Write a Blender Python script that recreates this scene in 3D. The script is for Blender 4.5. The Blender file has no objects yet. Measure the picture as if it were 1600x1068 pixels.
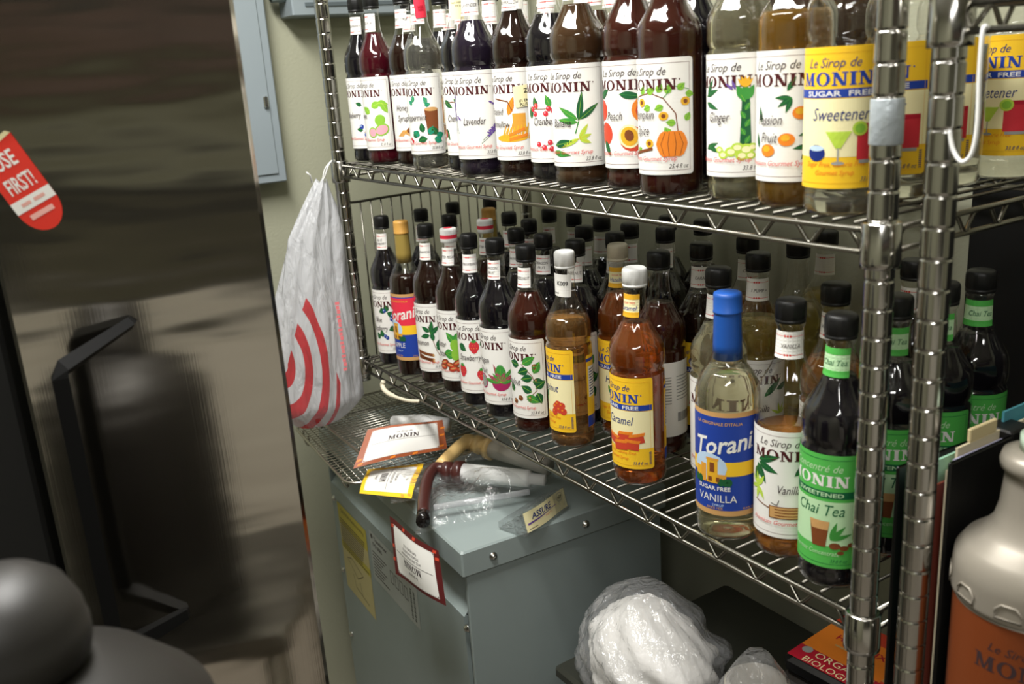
import bpy, math, random
from mathutils import Vector, Matrix
random.seed(7)
sc = bpy.context.scene
C = sc.collection
PI = math.pi
# ------------------------------------------------------------------ camera
cd = bpy.data.cameras.new('camera'); cam = bpy.data.objects.new('camera', cd); C.objects.link(cam)
cd.sensor_width = 36.0; cd.lens = 1454.0 * 36.0 / 1600.0; cd.clip_start = 0.02
R_ = ((0.5504, 0.8324, -0.0646), (0.2024, -0.2081, -0.9569), (-0.81, 0.5136, -0.283))   # right, down, forward in world axes
m = Matrix.Identity(4)
for i in range(3):
    m[i][0] = R_[0][i]; m[i][1] = -R_[1][i]; m[i][2] = -R_[2][i]
m.translation = Vector((0.525, -0.741, 1.6))
cam.matrix_world = m
cd.dof.use_dof = True; cd.dof.focus_distance = 1.38; cd.dof.aperture_fstop = 6.3
sc.camera = cam
# ------------------------------------------------------------------ world and light
w = bpy.data.worlds.new('world'); sc.world = w; w.use_nodes = True
w.node_tree.nodes['Background'].inputs[0].default_value = (0.8, 0.85, 0.9, 1)
w.node_tree.nodes['Background'].inputs[1].default_value = 0.015
def area(name, loc, size, energy, color=(1, 0.985, 0.95)):
    l = bpy.data.lights.new(name, 'AREA'); l.shape = 'RECTANGLE'; l.size, l.size_y = size; l.energy = energy; l.color = color
    o = bpy.data.objects.new(name, l); C.objects.link(o); o.location = loc
    return o
area('fluorescent_light', (-0.50, -0.52, 2.545), (1.15, 0.30), 42)
area('fluorescent_light', (1.25, -1.45, 2.545), (0.30, 1.15), 20)
sc.view_settings.view_transform = 'Standard'; sc.view_settings.look = 'None'
sc.view_settings.gamma = 1.0; sc.view_settings.use_curve_mapping = False
sc.view_settings.exposure = 0.36
sc.cycles.transparent_max_bounces = 24
sc.cycles.max_bounces = 14
# ------------------------------------------------------------------ materials
MATS = {}
def srgb(h):
    h = h.lstrip('#'); v = [int(h[i:i + 2], 16) / 255 for i in (0, 2, 4)]
    return tuple((c / 12.92 if c <= 0.04045 else ((c + 0.055) / 1.055) ** 2.4) for c in v) + (1,)
def pm(name, col, rough=0.5, metal=0.0, spec=0.5, trans=0.0, ior=1.45, noise=None, bump=None, coat=0.0, aniso=0.0, alpha=1.0):
    if name in MATS: return MATS[name]
    mt = bpy.data.materials.new(name); mt.use_nodes = True; nt = mt.node_tree; b = nt.nodes['Principled BSDF']
    c = srgb(col) if isinstance(col, str) else col
    b.inputs['Base Color'].default_value = c; b.inputs['Roughness'].default_value = rough; b.inputs['Metallic'].default_value = metal
    b.inputs['Specular IOR Level'].default_value = spec; b.inputs['Transmission Weight'].default_value = trans; b.inputs['IOR'].default_value = ior
    b.inputs['Coat Weight'].default_value = coat; b.inputs['Anisotropic'].default_value = aniso; b.inputs['Alpha'].default_value = alpha
    if noise or bump:
        tc = nt.nodes.new('ShaderNodeTexCoord')
    if noise:   # (scale, amount)
        n = nt.nodes.new('ShaderNodeTexNoise'); n.inputs['Scale'].default_value = noise[0]; n.inputs['Detail'].default_value = 4
        nt.links.new(tc.outputs['Object'], n.inputs['Vector'])
        mx = nt.nodes.new('ShaderNodeMix'); mx.data_type = 'RGBA'
        mx.inputs[6].default_value = tuple(x * (1 - noise[1]) for x in c[:3]) + (1,)
        mx.inputs[7].default_value = tuple(min(1, x * (1 + noise[1])) for x in c[:3]) + (1,)
        nt.links.new(n.outputs[0], mx.inputs[0]); nt.links.new(mx.outputs[2], b.inputs['Base Color'])
    if bump:    # (scale, strength, distance)
        n = nt.nodes.new('ShaderNodeTexNoise'); n.inputs['Scale'].default_value = bump[0]; n.inputs['Detail'].default_value = 3
        nt.links.new(tc.outputs['Object'], n.inputs['Vector'])
        bp = nt.nodes.new('ShaderNodeBump'); bp.inputs['Strength'].default_value = bump[1]; bp.inputs['Distance'].default_value = bump[2]
        nt.links.new(n.outputs[0], bp.inputs['Height']); nt.links.new(bp.outputs[0], b.inputs['Normal'])
    MATS[name] = mt
    return mt
def film(name, tint, gloss=1.0, rough=0.08, ior=1.45, milk=0.0, bump=None):
    """thin clear plastic or glass wall: transparent with a fresnel gloss, optionally a little milky"""
    if name in MATS: return MATS[name]
    mt = bpy.data.materials.new(name); mt.use_nodes = True; nt = mt.node_tree; nt.nodes.clear()
    out = nt.nodes.new('ShaderNodeOutputMaterial'); tr = nt.nodes.new('ShaderNodeBsdfTransparent'); tr.inputs[0].default_value = tint
    gl = nt.nodes.new('ShaderNodeBsdfGlossy'); gl.inputs['Roughness'].default_value = rough; gl.inputs[0].default_value = (gloss, gloss, gloss, 1)
    fr = nt.nodes.new('ShaderNodeLayerWeight'); fr.inputs[0].default_value = .5   # Schlick reflectance of a thin wall, the same from both sides
    f0 = ((ior - 1) / (ior + 1)) ** 2 * 1.6
    pw = nt.nodes.new('ShaderNodeMath'); pw.operation = 'POWER'; pw.inputs[1].default_value = 4.0; nt.links.new(fr.outputs['Facing'], pw.inputs[0])
    sm = nt.nodes.new('ShaderNodeMath'); sm.operation = 'MULTIPLY_ADD'; sm.inputs[1].default_value = 1 - f0; sm.inputs[2].default_value = f0; nt.links.new(pw.outputs[0], sm.inputs[0])
    mx = nt.nodes.new('ShaderNodeMixShader')
    base = tr
    if milk:
        df = nt.nodes.new('ShaderNodeBsdfDiffuse'); df.inputs[0].default_value = (0.85, 0.86, 0.87, 1)
        tl = nt.nodes.new('ShaderNodeBsdfTranslucent'); tl.inputs[0].default_value = (0.85, 0.86, 0.87, 1)
        m0 = nt.nodes.new('ShaderNodeMixShader'); m0.inputs[0].default_value = 0.4
        nt.links.new(df.outputs[0], m0.inputs[1]); nt.links.new(tl.outputs[0], m0.inputs[2])
        m1 = nt.nodes.new('ShaderNodeMixShader'); m1.inputs[0].default_value = milk
        nt.links.new(tr.outputs[0], m1.inputs[1]); nt.links.new(m0.outputs[0], m1.inputs[2]); base = m1
    if bump:
        tc = nt.nodes.new('ShaderNodeTexCoord'); n = nt.nodes.new('ShaderNodeTexNoise'); n.inputs['Scale'].default_value = bump[0]; n.inputs['Detail'].default_value = 3
        n.inputs['Distortion'].default_value = 1.2
        nt.links.new(tc.outputs['Object'], n.inputs['Vector'])
        bp = nt.nodes.new('ShaderNodeBump'); bp.inputs['Strength'].default_value = bump[1]; bp.inputs['Distance'].default_value = bump[2]
        nt.links.new(n.outputs[0], bp.inputs['Height']); nt.links.new(bp.outputs[0], gl.inputs['Normal']); nt.links.new(bp.outputs[0], fr.inputs['Normal'])
    nt.links.new(sm.outputs[0], mx.inputs[0]); nt.links.new(base.outputs[0], mx.inputs[1]); nt.links.new(gl.outputs[0], mx.inputs[2])
    nt.links.new(mx.outputs[0], out.inputs[0]); MATS[name] = mt
    return mt
CHROME = pm('chrome_wire', '#87847b', 0.27, 1.0)
POST = pm('chrome_post', '#b4b2ad', 0.16, 1.0)
WALL = pm('cream_wall_paint', '#a6a690', 0.6, bump=(160, 0.35, 0.002))
BLACKCAP = pm('black_cap_plastic', '#141414', 0.45)
WHITECAP = pm('white_cap_plastic', '#e9e9e6', 0.4)
PETWALL = film('clear_bottle_wall', (0.97, 0.97, 0.96, 1), 1.0, 0.06)
GREY = pm('grey_enamel', '#8b9694', 0.42, noise=(6, 0.06))
STEEL_SCREW = pm('screw_steel', '#c8c8c4', 0.25, 1.0)
# ------------------------------------------------------------------ geometry helpers
def mobj(name, verts, faces, mats, parent=None, idx=None, smooth=True, loc=None, rot=None):
    me = bpy.data.meshes.new(name); me.from_pydata(verts, [], faces)
    if not isinstance(mats, (list, tuple)): mats = [mats]
    for mt in mats: me.materials.append(mt)
    if idx is not None: me.polygons.foreach_set('material_index', idx)
    if smooth: me.polygons.foreach_set('use_smooth', [True] * len(me.polygons))
    me.update(); me.validate()
    o = bpy.data.objects.new(name, me); C.objects.link(o)
    if parent is not None: o.parent = parent
    if loc is not None: o.location = loc
    if rot is not None: o.rotation_euler = rot
    return o
def tag(o, label=None, cat=None, group=None, kind=None):
    if label: o['label'] = label
    if cat: o['category'] = cat
    if group: o['group'] = group
    if kind: o['kind'] = kind
    return o
def thing(name, label, cat, loc=(0, 0, 0), rz=0.0, group=None):
    o = bpy.data.objects.new(name, None); C.objects.link(o); o.location = loc; o.rotation_euler = (0, 0, rz)
    return tag(o, label, cat, group)
def part_copy(o, name, parent=None, loc=None, rot=None):
    c = bpy.data.objects.new(name, o.data); C.objects.link(c); c.parent = parent
    if loc is not None: c.location = loc
    if rot is not None: c.rotation_euler = rot
    return c
class G:
    """collects simple solids into one mesh"""
    def __init__(s): s.v = []; s.f = []
    def add(s, v, f):
        n = len(s.v); s.v += [tuple(p) for p in v]; s.f += [tuple(i + n for i in q) for q in f]; return s
    def box(s, x0, x1, y0, y1, z0, z1, bev=0.0):
        if bev <= 0:
            v = [(x0, y0, z0), (x1, y0, z0), (x1, y1, z0), (x0, y1, z0), (x0, y0, z1), (x1, y0, z1), (x1, y1, z1), (x0, y1, z1)]
            return s.add(v, [(3, 2, 1, 0), (4, 5, 6, 7), (0, 1, 5, 4), (1, 2, 6, 5), (2, 3, 7, 6), (3, 0, 4, 7)])
        b = bev
        rings = []
        for z, i in ((z0, b), (z0 + b, 0), (z1 - b, 0), (z1, b)):
            rings.append([(x0 + i + b, y0 + i, z), (x1 - i - b, y0 + i, z), (x1 - i, y0 + i + b, z), (x1 - i, y1 - i - b, z), (x1 - i - b, y1 - i, z), (x0 + i + b, y1 - i, z), (x0 + i, y1 - i - b, z), (x0 + i, y0 + i + b, z)])
        v = [p for r in rings for p in r]; f = [tuple(range(7, -1, -1)), tuple(range(24, 32))]
        for k in range(3):
            for i in range(8):
                j = (i + 1) % 8; f.append((k * 8 + i, k * 8 + j, k * 8 + 8 + j, k * 8 + 8 + i))
        return s.add(v, f)
    def lathe(s, prof, n=24, flute=None, cap0=True, cap1=True, cx=0, cy=0):
        v = []; f = []
        for k, (r, z) in enumerate(prof):
            for i in range(n):
                a = 2 * PI * i / n
                rr = r + (flute(a, z, r) if flute else 0)
                v.append((cx + rr * math.cos(a), cy + rr * math.sin(a), z))
        for k in range(len(prof) - 1):
            for i in range(n):
                j = (i + 1) % n; f.append((k * n + i, k * n + j, k * n + n + j, k * n + n + i))
        if cap0: f.append(tuple(range(n - 1, -1, -1)))
        if cap1: q = (len(prof) - 1) * n; f.append(tuple(range(q, q + n)))
        return s.add(v, f)
    def tube(s, pts, r, n=8, closed=False):
        P = [Vector(p) for p in pts]; v = []; f = []; N = len(P); up = None
        for k in range(N):
            if closed: t = (P[(k + 1) % N] - P[k - 1])
            else: t = P[min(k + 1, N - 1)] - P[max(k - 1, 0)]
            t.normalize()
            if up is None:
                up = Vector((0, 0, 1)) if abs(t.z) < 0.9 else Vector((1, 0, 0))
            a = (up - t * up.dot(t)).normalized(); b = t.cross(a); up = a
            rr = r[k] if isinstance(r, (list, tuple)) else r
            for i in range(n):
                q = 2 * PI * i / n; v.append(P[k] + (a * math.cos(q) + b * math.sin(q)) * rr)
        for k in range(N if closed else N - 1):
            k2 = (k + 1) % N
            for i in range(n):
                j = (i + 1) % n; f.append((k * n + i, k2 * n + i, k2 * n + j, k * n + j))
        if not closed: f.append(tuple(range(n))); f.append(tuple(range(N * n - 1, N * n - n - 1, -1)))
        return s.add(v, f)
    def obj(s, name, mats, parent=None, smooth=True, **k):
        return mobj(name, s.v, s.f, mats, parent, smooth=smooth, **k)
def smooth_path(pts, k=6):
    out = []
    P = [Vector(p) for p in pts]
    for i in range(len(P) - 1):
        p0 = P[max(i - 1, 0)]; p1 = P[i]; p2 = P[i + 1]; p3 = P[min(i + 2, len(P) - 1)]
        for j in range(k):
            t = j / k
            out.append(0.5 * ((2 * p1) + (p2 - p0) * t + (2 * p0 - 5 * p1 + 4 * p2 - p3) * t * t + (3 * p1 - p0 - 3 * p2 + p3) * t ** 3))
    out.append(P[-1]); return out
def flat(o):   # keep hard edges
    for p in o.data.polygons: p.use_smooth = False
    return o
# ------------------------------------------------------------------ print on labels
_TC = {}
def text_tris(s, bold=False):
    k = (s, bold)
    if k in _TC: return _TC[k]
    cu = bpy.data.curves.new('t', 'FONT'); cu.body = s; cu.size = 1.0; cu.resolution_u = 2; cu.align_x = 'CENTER'
    if bold: cu.offset = 0.018
    o = bpy.data.objects.new('t', cu); me = o.to_mesh()
    v = [(p.co.x, p.co.y) for p in me.vertices]; me.calc_loop_triangles(); f = [tuple(t.vertices) for t in me.loop_triangles]
    o.to_mesh_clear(); bpy.data.objects.remove(o); bpy.data.curves.remove(cu)
    _TC[k] = (v, f); return _TC[k]
def rq(a, b, c, d): return [(a, c), (b, c), (b, d), (a, d)]
SERIF = {
 'I': (0.44, [rq(0, .44, 0, .09), rq(0, .44, .91, 1), rq(.09, .35, 0, 1)]),
 'N': (0.98, [rq(.12, .24, 0, 1), rq(.75, .87, 0, 1), [(.04, 1), (.34, 1), (.87, 0), (.62, .0)], rq(0, .36, 0, .09), rq(0, .26, .91, 1), rq(.62, .98, .91, 1)]),
 'M': (1.18, [rq(.13, .25, 0, 1), rq(.82, 1.06, 0, 1), [(.08, 1), (.36, 1), (.67, .02), (.50, .02)], [(.52, .02), (.62, .02), (.95, 1), (.84, 1)], rq(0, .36, 0, .07), rq(0, .26, .93, 1), rq(.72, 1.18, 0, .07), rq(.90, 1.18, .93, 1)]),
 'O': (0.98, []),
}
for _i in range(20):
    a, b = 2 * PI * _i / 20, 2 * PI * (_i + 1) / 20
    e = lambda t, rx, ry: (.49 + rx * math.cos(t), .5 + ry * math.sin(t))
    SERIF['O'][1].append([e(a, .49, .52), e(b, .49, .52), e(b, .25, .44), e(a, .25, .44)])
class Print:
    """polygons in label millimetres (u across, v up), each with a material and a layer, laid on any surface by a mapping"""
    def __init__(s): s.t = []      # (tri pts, material, layer)
    def poly(s, pts, mat, lay=1):
        for i in range(1, len(pts) - 1): s._tri(pts[0], pts[i], pts[i + 1], mat, lay)
        return s
    def _tri(s, a, b, c, mat, lay, d=0):
        L = [math.dist(a, b), math.dist(b, c), math.dist(c, a)]; k = max(range(3), key=lambda i: L[i])
        if L[k] > 5.0 and d < 12:
            q = (a, b, c); p0, p1, p2 = q[k], q[(k + 1) % 3], q[(k + 2) % 3]
            mid = ((p0[0] + p1[0]) / 2, (p0[1] + p1[1]) / 2)
            s._tri(p0, mid, p2, mat, lay, d + 1); s._tri(mid, p1, p2, mat, lay, d + 1)
        else: s.t.append(((a, b, c), mat, lay))
    def rect(s, u0, u1, v0, v1, mat, lay=1): return s.poly(rq(u0, u1, v0, v1), mat, lay)
    def rrect(s, u0, u1, v0, v1, r, mat, lay=1):
        pts = []
        for cx, cy, a0 in ((u1 - r, v0 + r, -90), (u1 - r, v1 - r, 0), (u0 + r, v1 - r, 90), (u0 + r, v0 + r, 180)):
            for k in range(5):
                a = math.radians(a0 + 22.5 * k); pts.append((cx + r * math.cos(a), cy + r * math.sin(a)))
        c = ((u0 + u1) / 2, (v0 + v1) / 2)
        for i in range(len(pts)): s._tri(c, pts[i], pts[(i + 1) % len(pts)], mat, lay)
        return s
    def frame(s, u0, u1, v0, v1, w, mat, lay=1):
        s.rect(u0, u1, v0, v0 + w, mat, lay); s.rect(u0, u1, v1 - w, v1, mat, lay); s.rect(u0, u0 + w, v0, v1, mat, lay); s.rect(u1 - w, u1, v0, v1, mat, lay); return s
    def ell(s, u, v, rx, ry, mat, lay=1, rot=0, n=14):
        c, d = math.cos(math.radians(rot)), math.sin(math.radians(rot)); P = []
        for i in range(n):
            a = 2 * PI * i / n; x, y = rx * math.cos(a), ry * math.sin(a); P.append((u + x * c - y * d, v + x * d + y * c))
        for i in range(n): s._tri((u, v), P[i], P[(i + 1) % n], mat, lay)
        return s
    def leaf(s, u, v, ln, wd, ang, mat, lay=1, rib=None):
        c, d = math.cos(math.radians(ang)), math.sin(math.radians(ang)); n = 7; up = []; dn = []
        for i in range(n + 1):
            t = i / n; x = ln * t; y = wd * 0.5 * math.sin(PI * t ** 0.8) * (1 - 0.15 * t)
            up.append((u + x * c - y * d, v + x * d + y * c)); dn.append((u + x * c + y * d, v + x * d - y * c))
        for i in range(n): s.poly([up[i], up[i + 1], dn[i + 1], dn[i]], mat, lay)
        if rib: s.line([(u, v), (u + ln * .9 * c, v + ln * .9 * d)], max(.35, wd * .05), rib, lay + 1)
        return s
    def line(s, pts, w, mat, lay=1):
        for a, b in zip(pts, pts[1:]):
            L = math.dist(a, b) or 1; nx, ny = -(b[1] - a[1]) / L * w / 2, (b[0] - a[0]) / L * w / 2
            s.poly([(a[0] + nx, a[1] + ny), (b[0] + nx, b[1] + ny), (b[0] - nx, b[1] - ny), (a[0] - nx, a[1] - ny)], mat, lay)
        return s
    def text(s, st, u, v, size, mat, lay=2, shear=0.0, sx=1.0, bold=False, align=0, rot=0):
        V, F = text_tris(st, bold)
        x0 = min((p[0] for p in V), default=0); x1 = max((p[0] for p in V), default=0)
        off = {0: 0, 1: -x1, -1: -x0}[align]; c, d = math.cos(math.radians(rot)), math.sin(math.radians(rot))
        Q = []
        for x, y in V:
            X = (x + off + shear * y) * size * sx; Y = y * size; Q.append((u + X * c - Y * d, v + X * d + Y * c))
        for f in F:
            if size > 9: s._tri(Q[f[0]], Q[f[1]], Q[f[2]], mat, lay)
            else: s.t.append(((Q[f[0]], Q[f[1]], Q[f[2]]), mat, lay))
        return s
    def serif(s, st, u, v, h, mat, lay=2, gap=0.09, rot=0, sx=1.0):
        W = sum(SERIF[ch][0] for ch in st) + gap * (len(st) - 1); x = -W / 2; c, d = math.cos(math.radians(rot)), math.sin(math.radians(rot))
        for ch in st:
            for q in SERIF[ch][1]:
                s.poly([(u + (px + x) * h * sx * c - py * h * d, v + (px + x) * h * sx * d + py * h * c) for px, py in q], mat, lay)
            x += SERIF[ch][0] + gap
        return s
    def build(s, name, fn, parent=None, **k):
        mats = []; V = []; F = []; I = []
        for tri, mt, lay in s.t:
            if mt not in mats: mats.append(mt)
            a, b, c = tri
            if (b[0] - a[0]) * (c[1] - a[1]) - (c[0] - a[0]) * (b[1] - a[1]) < 0: tri = (a, c, b)
            n = len(V); V += [fn(p[0], p[1], lay) for p in tri]; F.append((n, n + 1, n + 2)); I.append(mats.index(mt))
        return mobj(name, V, F, mats, parent, idx=I, smooth=False, **k)
def cyl_map(rfun, z0):
    def fn(u, v, lay):
        z = z0 + v / 1000; r = rfun(z) + 0.00025 + lay * 0.00012; a = u / 1000 / rfun(z)
        return (r * math.sin(a), -r * math.cos(a), z)
    return fn
def paper(name, col): return pm('print_' + name, col, 0.45, spec=0.3)
INK = {k: paper(k, c) for k, c in dict(white='#e8e6e0', maroon='#4a1a1e', line='#8b6f70', dark='#3a2c2e', red='#d2453f', blue='#23409a', navy='#1b2d73', yellow='#f2c22c', cream='#f0e6b4',
    green='#3f8f3c', dgreen='#1f5a34', lgreen='#86b93d', lime='#b6d24a', berry='#2c3f8f', cherry='#b01c30', orange='#e5822a', amber='#d99a3a', brown='#7a4424', tan='#c79a62', pink='#e9a0ad',
    purple='#6a4f97', black='#161616', teal='#1e8a6c', straw='#c9323c', sky='#b9cfe6', gold='#e0a92c', chai='#53b24f', chaid='#17633c', chail='#b9dcae', mag='#a4285c', grey='#9a9a96', peach='#c8452f', hotred='#e0354a').items()}
K = INK
WHITE_HALF = 57
def shift(p, n0, k, du):   # the artwork drawn so far, enlarged and moved across
    p.t[n0:] = [(tuple((u * k + du, (v - 55) * (1 + (k - 1) * .6) + 55) for u, v in tri), m_, l_) for tri, m_, l_ in p.t[n0:]]
def label_white(flavour, art, oz='33.8 fl oz', fv=62, fu=0, fsz=12):
    p = Print(); W = WHITE_HALF
    p.rrect(-W, W, 0, 131, 4, K['white'], 0); p.frame(-W + 4.5, W - 4.5, 5, 125.5, .5, K['line'], 1)
    p.text('Le Sirop de', -2, 112.5, 12.5, K['dark'], shear=.35, sx=.9); p.serif('MONIN', 0, 96, 12.2, K['maroon'], sx=1.22); p.ell(40, 107, .9, .9, K['maroon'], 2)
    n0 = len(p.t); art(p); shift(p, n0, 1.16, 5)
    for i, t in enumerate(flavour): p.text(t, fu + 4, fv - i * 18, fsz * 1.25, K['dark'], 9, shear=.3, sx=.68)
    p.text('Premium Gourmet Syrup', 0, 16.5, 7.6, K['red'], 9, shear=.3, sx=.92); p.text(oz, 49, 7.5, 7.2, K['dark'], shear=.3, sx=.85, align=1)
    return p
def label_sf(flavour, art, oz='33.8 fl oz'):
    p = Print(); W = WHITE_HALF
    p.rrect(-W, W, 0, 131, 4, K['yellow'], 0); p.rect(-W + .3, W - .3, 30, 84, K['cream'], 1); p.frame(-W + 4.5, W - 4.5, 5, 125.5, .4, K['gold'], 2)
    p.text('Le Sirop de', -2, 112.5, 12.5, K['navy'], shear=.35, sx=.9); p.serif('MONIN', 0, 96, 12.2, K['blue'], sx=1.22); p.ell(40, 107, .9, .9, K['blue'], 2)
    p.rect(-W, W - 2, 85, 93, K['blue'], 2); p.text('SUGAR  FREE', 4, 86.4, 7, K['white'], 3, sx=1.6, bold=True)
    p.text(flavour, 6, 64, 17, K['navy'], 3, shear=.3, sx=.74)
    n0 = len(p.t); art(p); shift(p, n0, 1.2, 6)
    p.text('Sugar Free, Calorie Free', 2, 21, 7, K['orange'], 3, shear=.3, sx=.85); p.text('Gourmet Syrup', 2, 13, 7, K['orange'], 3, shear=.3, sx=.85); p.text(oz, 47, 6.5, 6.4, K['navy'], 3, shear=.3, sx=.85, align=1)
    for i in range(9): p.rect(49.6, 53.0, 6.6 + i * 2.1, 7.6 + i * 2.1, K['navy'], 3)
    return p
def label_chai():
    p = Print(); W = WHITE_HALF
    p.rrect(-W, W, 0, 131, 4, K['chai'], 0); p.rect(-W + .3, W - .3, 26, 78, K['chail'], 1); p.frame(-W + 4, W - 4, 4.5, 126, .5, K['chaid'], 2)
    p.text('Concentré de', 0, 112, 12, K['chail'], shear=.35, sx=.9); p.serif('MONIN', 0, 95, 12.6, K['white'], sx=1.22)
    p.rect(-W, W, 82, 90, K['chaid'], 2); p.text('SWEETENED', 6, 83.7, 6.4, K['chail'], 3, sx=1.5, bold=True)
    p.text('Chai Tea', 6, 62, 18, K['chaid'], 3, shear=.3, sx=.85); n0 = len(p.t)
    p.poly([(-4, 28), (8, 28), (11, 55), (-7, 55)], K['brown'], 3); p.poly([(-5, 46), (9.8, 46), (11, 55), (-7, 55)], K['tan'], 4)
    for a in (20, 50, 75): p.leaf(12, 36, 20, 5, a, K['green'], 3)
    for u, v, r in ((16, 30, 5), (24, 28, 4), (30, 31, 3.4), (21, 23, 3)): p.ell(u, v, r, r * .7, K['brown'], 4)
    shift(p, n0, 1.2, 6); p.text('Gourmet Concentrate', 0, 15, 7.6, K['chail'], 3, shear=.3, sx=.85); p.text('33.8 fl oz', 38, 7, 5.6, K['chaid'], 3, shear=.3, sx=.85, align=1)
    return p
def label_torani(top, flav, sub):
    p = Print(); W = 56
    p.rect(-W, W, 0, 132, K['tan'], 0); p.rect(-W, W, 7, 126, K['blue'], 1)
    p.rect(-W, W, 70, 124, K[top], 2); p.rect(-W, W, 52, 70, K['yellow'], 3)
    p.text('LA ORIGINALE D\'ITALIA', 0, 116, 5.4, K['gold'], 3, sx=1.0); p.text('Torani', 4, 81, 31, K['white'], 4, shear=.32, sx=.9, bold=True, rot=8); p.ell(42, 88, 1.2, 1.2, K['white'], 4)
    p.ell(-12, 62, 23, 18, K['sky'], 4)
    for u0, u1, v0, v1, c in ((-32, -22, 42, 60, 'gold'), (-23, -15, 42, 65, 'amber'), (-14, 0, 42, 72, 'gold'), (0, 10, 42, 54, 'amber'), (-10, -4, 56, 68, 'brown'), (-12, -7, 44, 50, 'brown'), (-2, 2, 44, 50, 'brown')): p.rect(u0, u1, v0, v1, K[c], 5 if c != 'brown' else 6)
    p.rect(-15, 1, 71, 74, K['amber'], 6)
    for u in (-30, -24, 4, 9, 13): p.ell(u, 44, 4, 5, K['dgreen'], 6)
    if sub: p.text('SUGAR FREE', -6, 33, 7.2, K['white'], 6, sx=1.05, bold=True)
    p.text(flav, -2, 18 if sub else 26, 13.5, K['white'], 4, sx=.92); p.text('SYRUP', 0, 12 if sub else 18, 4.6, K['sky'], 4, sx=1.1); p.text('SINCE 1925', -4, 8.4, 4, K['gold'], 4); p.text('25.4 FL OZ', 38, 8.4, 3.6, K['gold'], 4)
    return p
# --- artwork of the fruit on the labels
def berries(p, pts, r, mat, hi=None):
    for u, v in pts:
        p.ell(u, v, r, r, K[mat], 3)
        if hi: p.ell(u - r * .3, v + r * .3, r * .3, r * .3, K[hi], 4, n=8)
def a_blueberry(p):
    for u, v, a in ((14, 78, 160), (22, 82, 30), (30, 66, 200), (33, 74, 60), (12, 36, 170), (24, 34, 20)): p.leaf(u, v, 13, 8, a, K['dgreen'], 2, K['green'])
    p.line([(20, 88), (28, 70), (34, 55), (30, 40), (14, 32)], .9, K['brown'], 2); berries(p, [(30, 76), (36, 68), (35, 58), (26, 46), (34, 44), (10, 42), (30, 30), (18, 28)], 4.2, 'berry', 'sky')
def a_guava(p):
    for u, v, a in ((8, 76, 20), (20, 82, -10), (28, 82, -60), (4, 66, 150)): p.leaf(u, v, 20, 13, a, K['lgreen'], 2, K['lime'])
    p.ell(22, 54, 10, 9, K['lgreen'], 3, 20); p.ell(24, 38, 14, 10, K['lgreen'], 3, 15); p.ell(24, 38, 11.5, 7.5, K['pink'], 4, 15); p.ell(6, 34, 9, 9, K['lgreen'], 3); p.ell(6, 34, 7, 7, K['pink'], 4)
def a_honey(p):
    p.rect(24, 44, 44, 80, K['amber'], 3); p.rect(25, 43, 80, 84, K['brown'], 3); p.rect(27, 41, 52, 70, K['orange'], 4)
    p.ell(26, 34, 20, 7, K['tan'], 2); p.ell(16, 37, 6, 5, K['brown'], 3); p.line([(16, 37), (38, 44)], 2, K['brown'], 3)
    for k in range(4): p.line([(-8 + 3 * k, 28), (4 + 3 * k, 38)], 1.4, K['amber'], 3)
def a_peppermint(p):
    p.poly([(14, 34), (32, 34), (34, 72), (11, 72)], K['brown'], 2); p.ell(22.5, 72, 11.5, 3, K['tan'], 3)
    for u, v, a in ((-12, 84, 40), (-10, 80, 150), (-8, 84, 90), (12, 80, 60), (16, 82, 120), (12, 78, 10)): p.leaf(u, v, 10, 7, a, K['teal'], 3, K['lgreen'])
    for u, v, a in ((0, 34, 160), (6, 38, 100), (10, 30, 200), (16, 34, 60), (-14, 32, 30), (28, 30, 20), (30, 34, 130), (-2, 26, 10), (24, 28, -20)): p.leaf(u, v, 15, 11, a, K['dgreen'] if u % 4 else K['teal'], 4, K['green'])
    berries(p, [(34, 26), (28, 24), (-20, 28), (-16, 25)], 2.6, 'straw')
def a_cherry(p):
    for u, v, a, l in ((2, 86, -35, 20), (-20, 84, -30, 22), (10, 42, 35, 24), (-22, 44, -60, 20)): p.leaf(u, v, l, 10, a, K['dgreen'], 2, K['lgreen'])
    p.line([(-22, 80), (0, 82), (26, 70)], 1.2, K['brown'], 2); p.line([(20, 76), (24, 64)], .7, K['green'], 2); berries(p, [(22, 60), (31, 62), (16, 34), (26, 32), (-24, 36)], 6, 'cherry', 'pink')
def a_lavender(p):
    for u0, v0, u1, v1 in ((-34, 40, -30, 92), (-26, 40, -36, 80), (12, 26, 40, 46), (14, 30, 38, 50)):
        p.line([(u0, v0), (u1, v1)], .7, K['dgreen'], 2)
        for k in range(7):
            t = .45 + .08 * k; u, v = u0 + (u1 - u0) * t, v0 + (v1 - v0) * t; p.leaf(u, v, 5, 2.6, 30 + 70 * (k % 2) + 40, K['purple'], 3); p.leaf(u, v, 5, 2.6, 150 - 40 * (k % 2), K['purple'], 3)
    for u, v in ((-22, 62), (-18, 59), (32, 80), (36, 78)): p.leaf(u, v, 7, 3, 160, K['purple'], 3)
def a_marshmallow(p):
    for k in range(16): p.line([(-4 + 2.6 * k, 32 + (k * 7) % 5), (2 + 2.4 * k, 46 + (k * 5) % 9)], 1.6, K['amber' if k % 2 else 'gold'], 2)
    p.ell(10, 34, 24, 5, K['gold'], 2); p.rect(14, 32, 42, 66, K['amber'], 2); p.poly([(8, 36), (30, 44), (30, 48), (8, 40)], K['orange'], 4); p.poly([(8, 30), (34, 36), (34, 40), (8, 34)], K['orange'], 4)
    p.leaf(8, 64, 26, 10, 70, K['orange'], 3, K['gold']); p.line([(-14, 86), (8, 82), (14, 70)], 1.6, K['brown'], 3)
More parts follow.
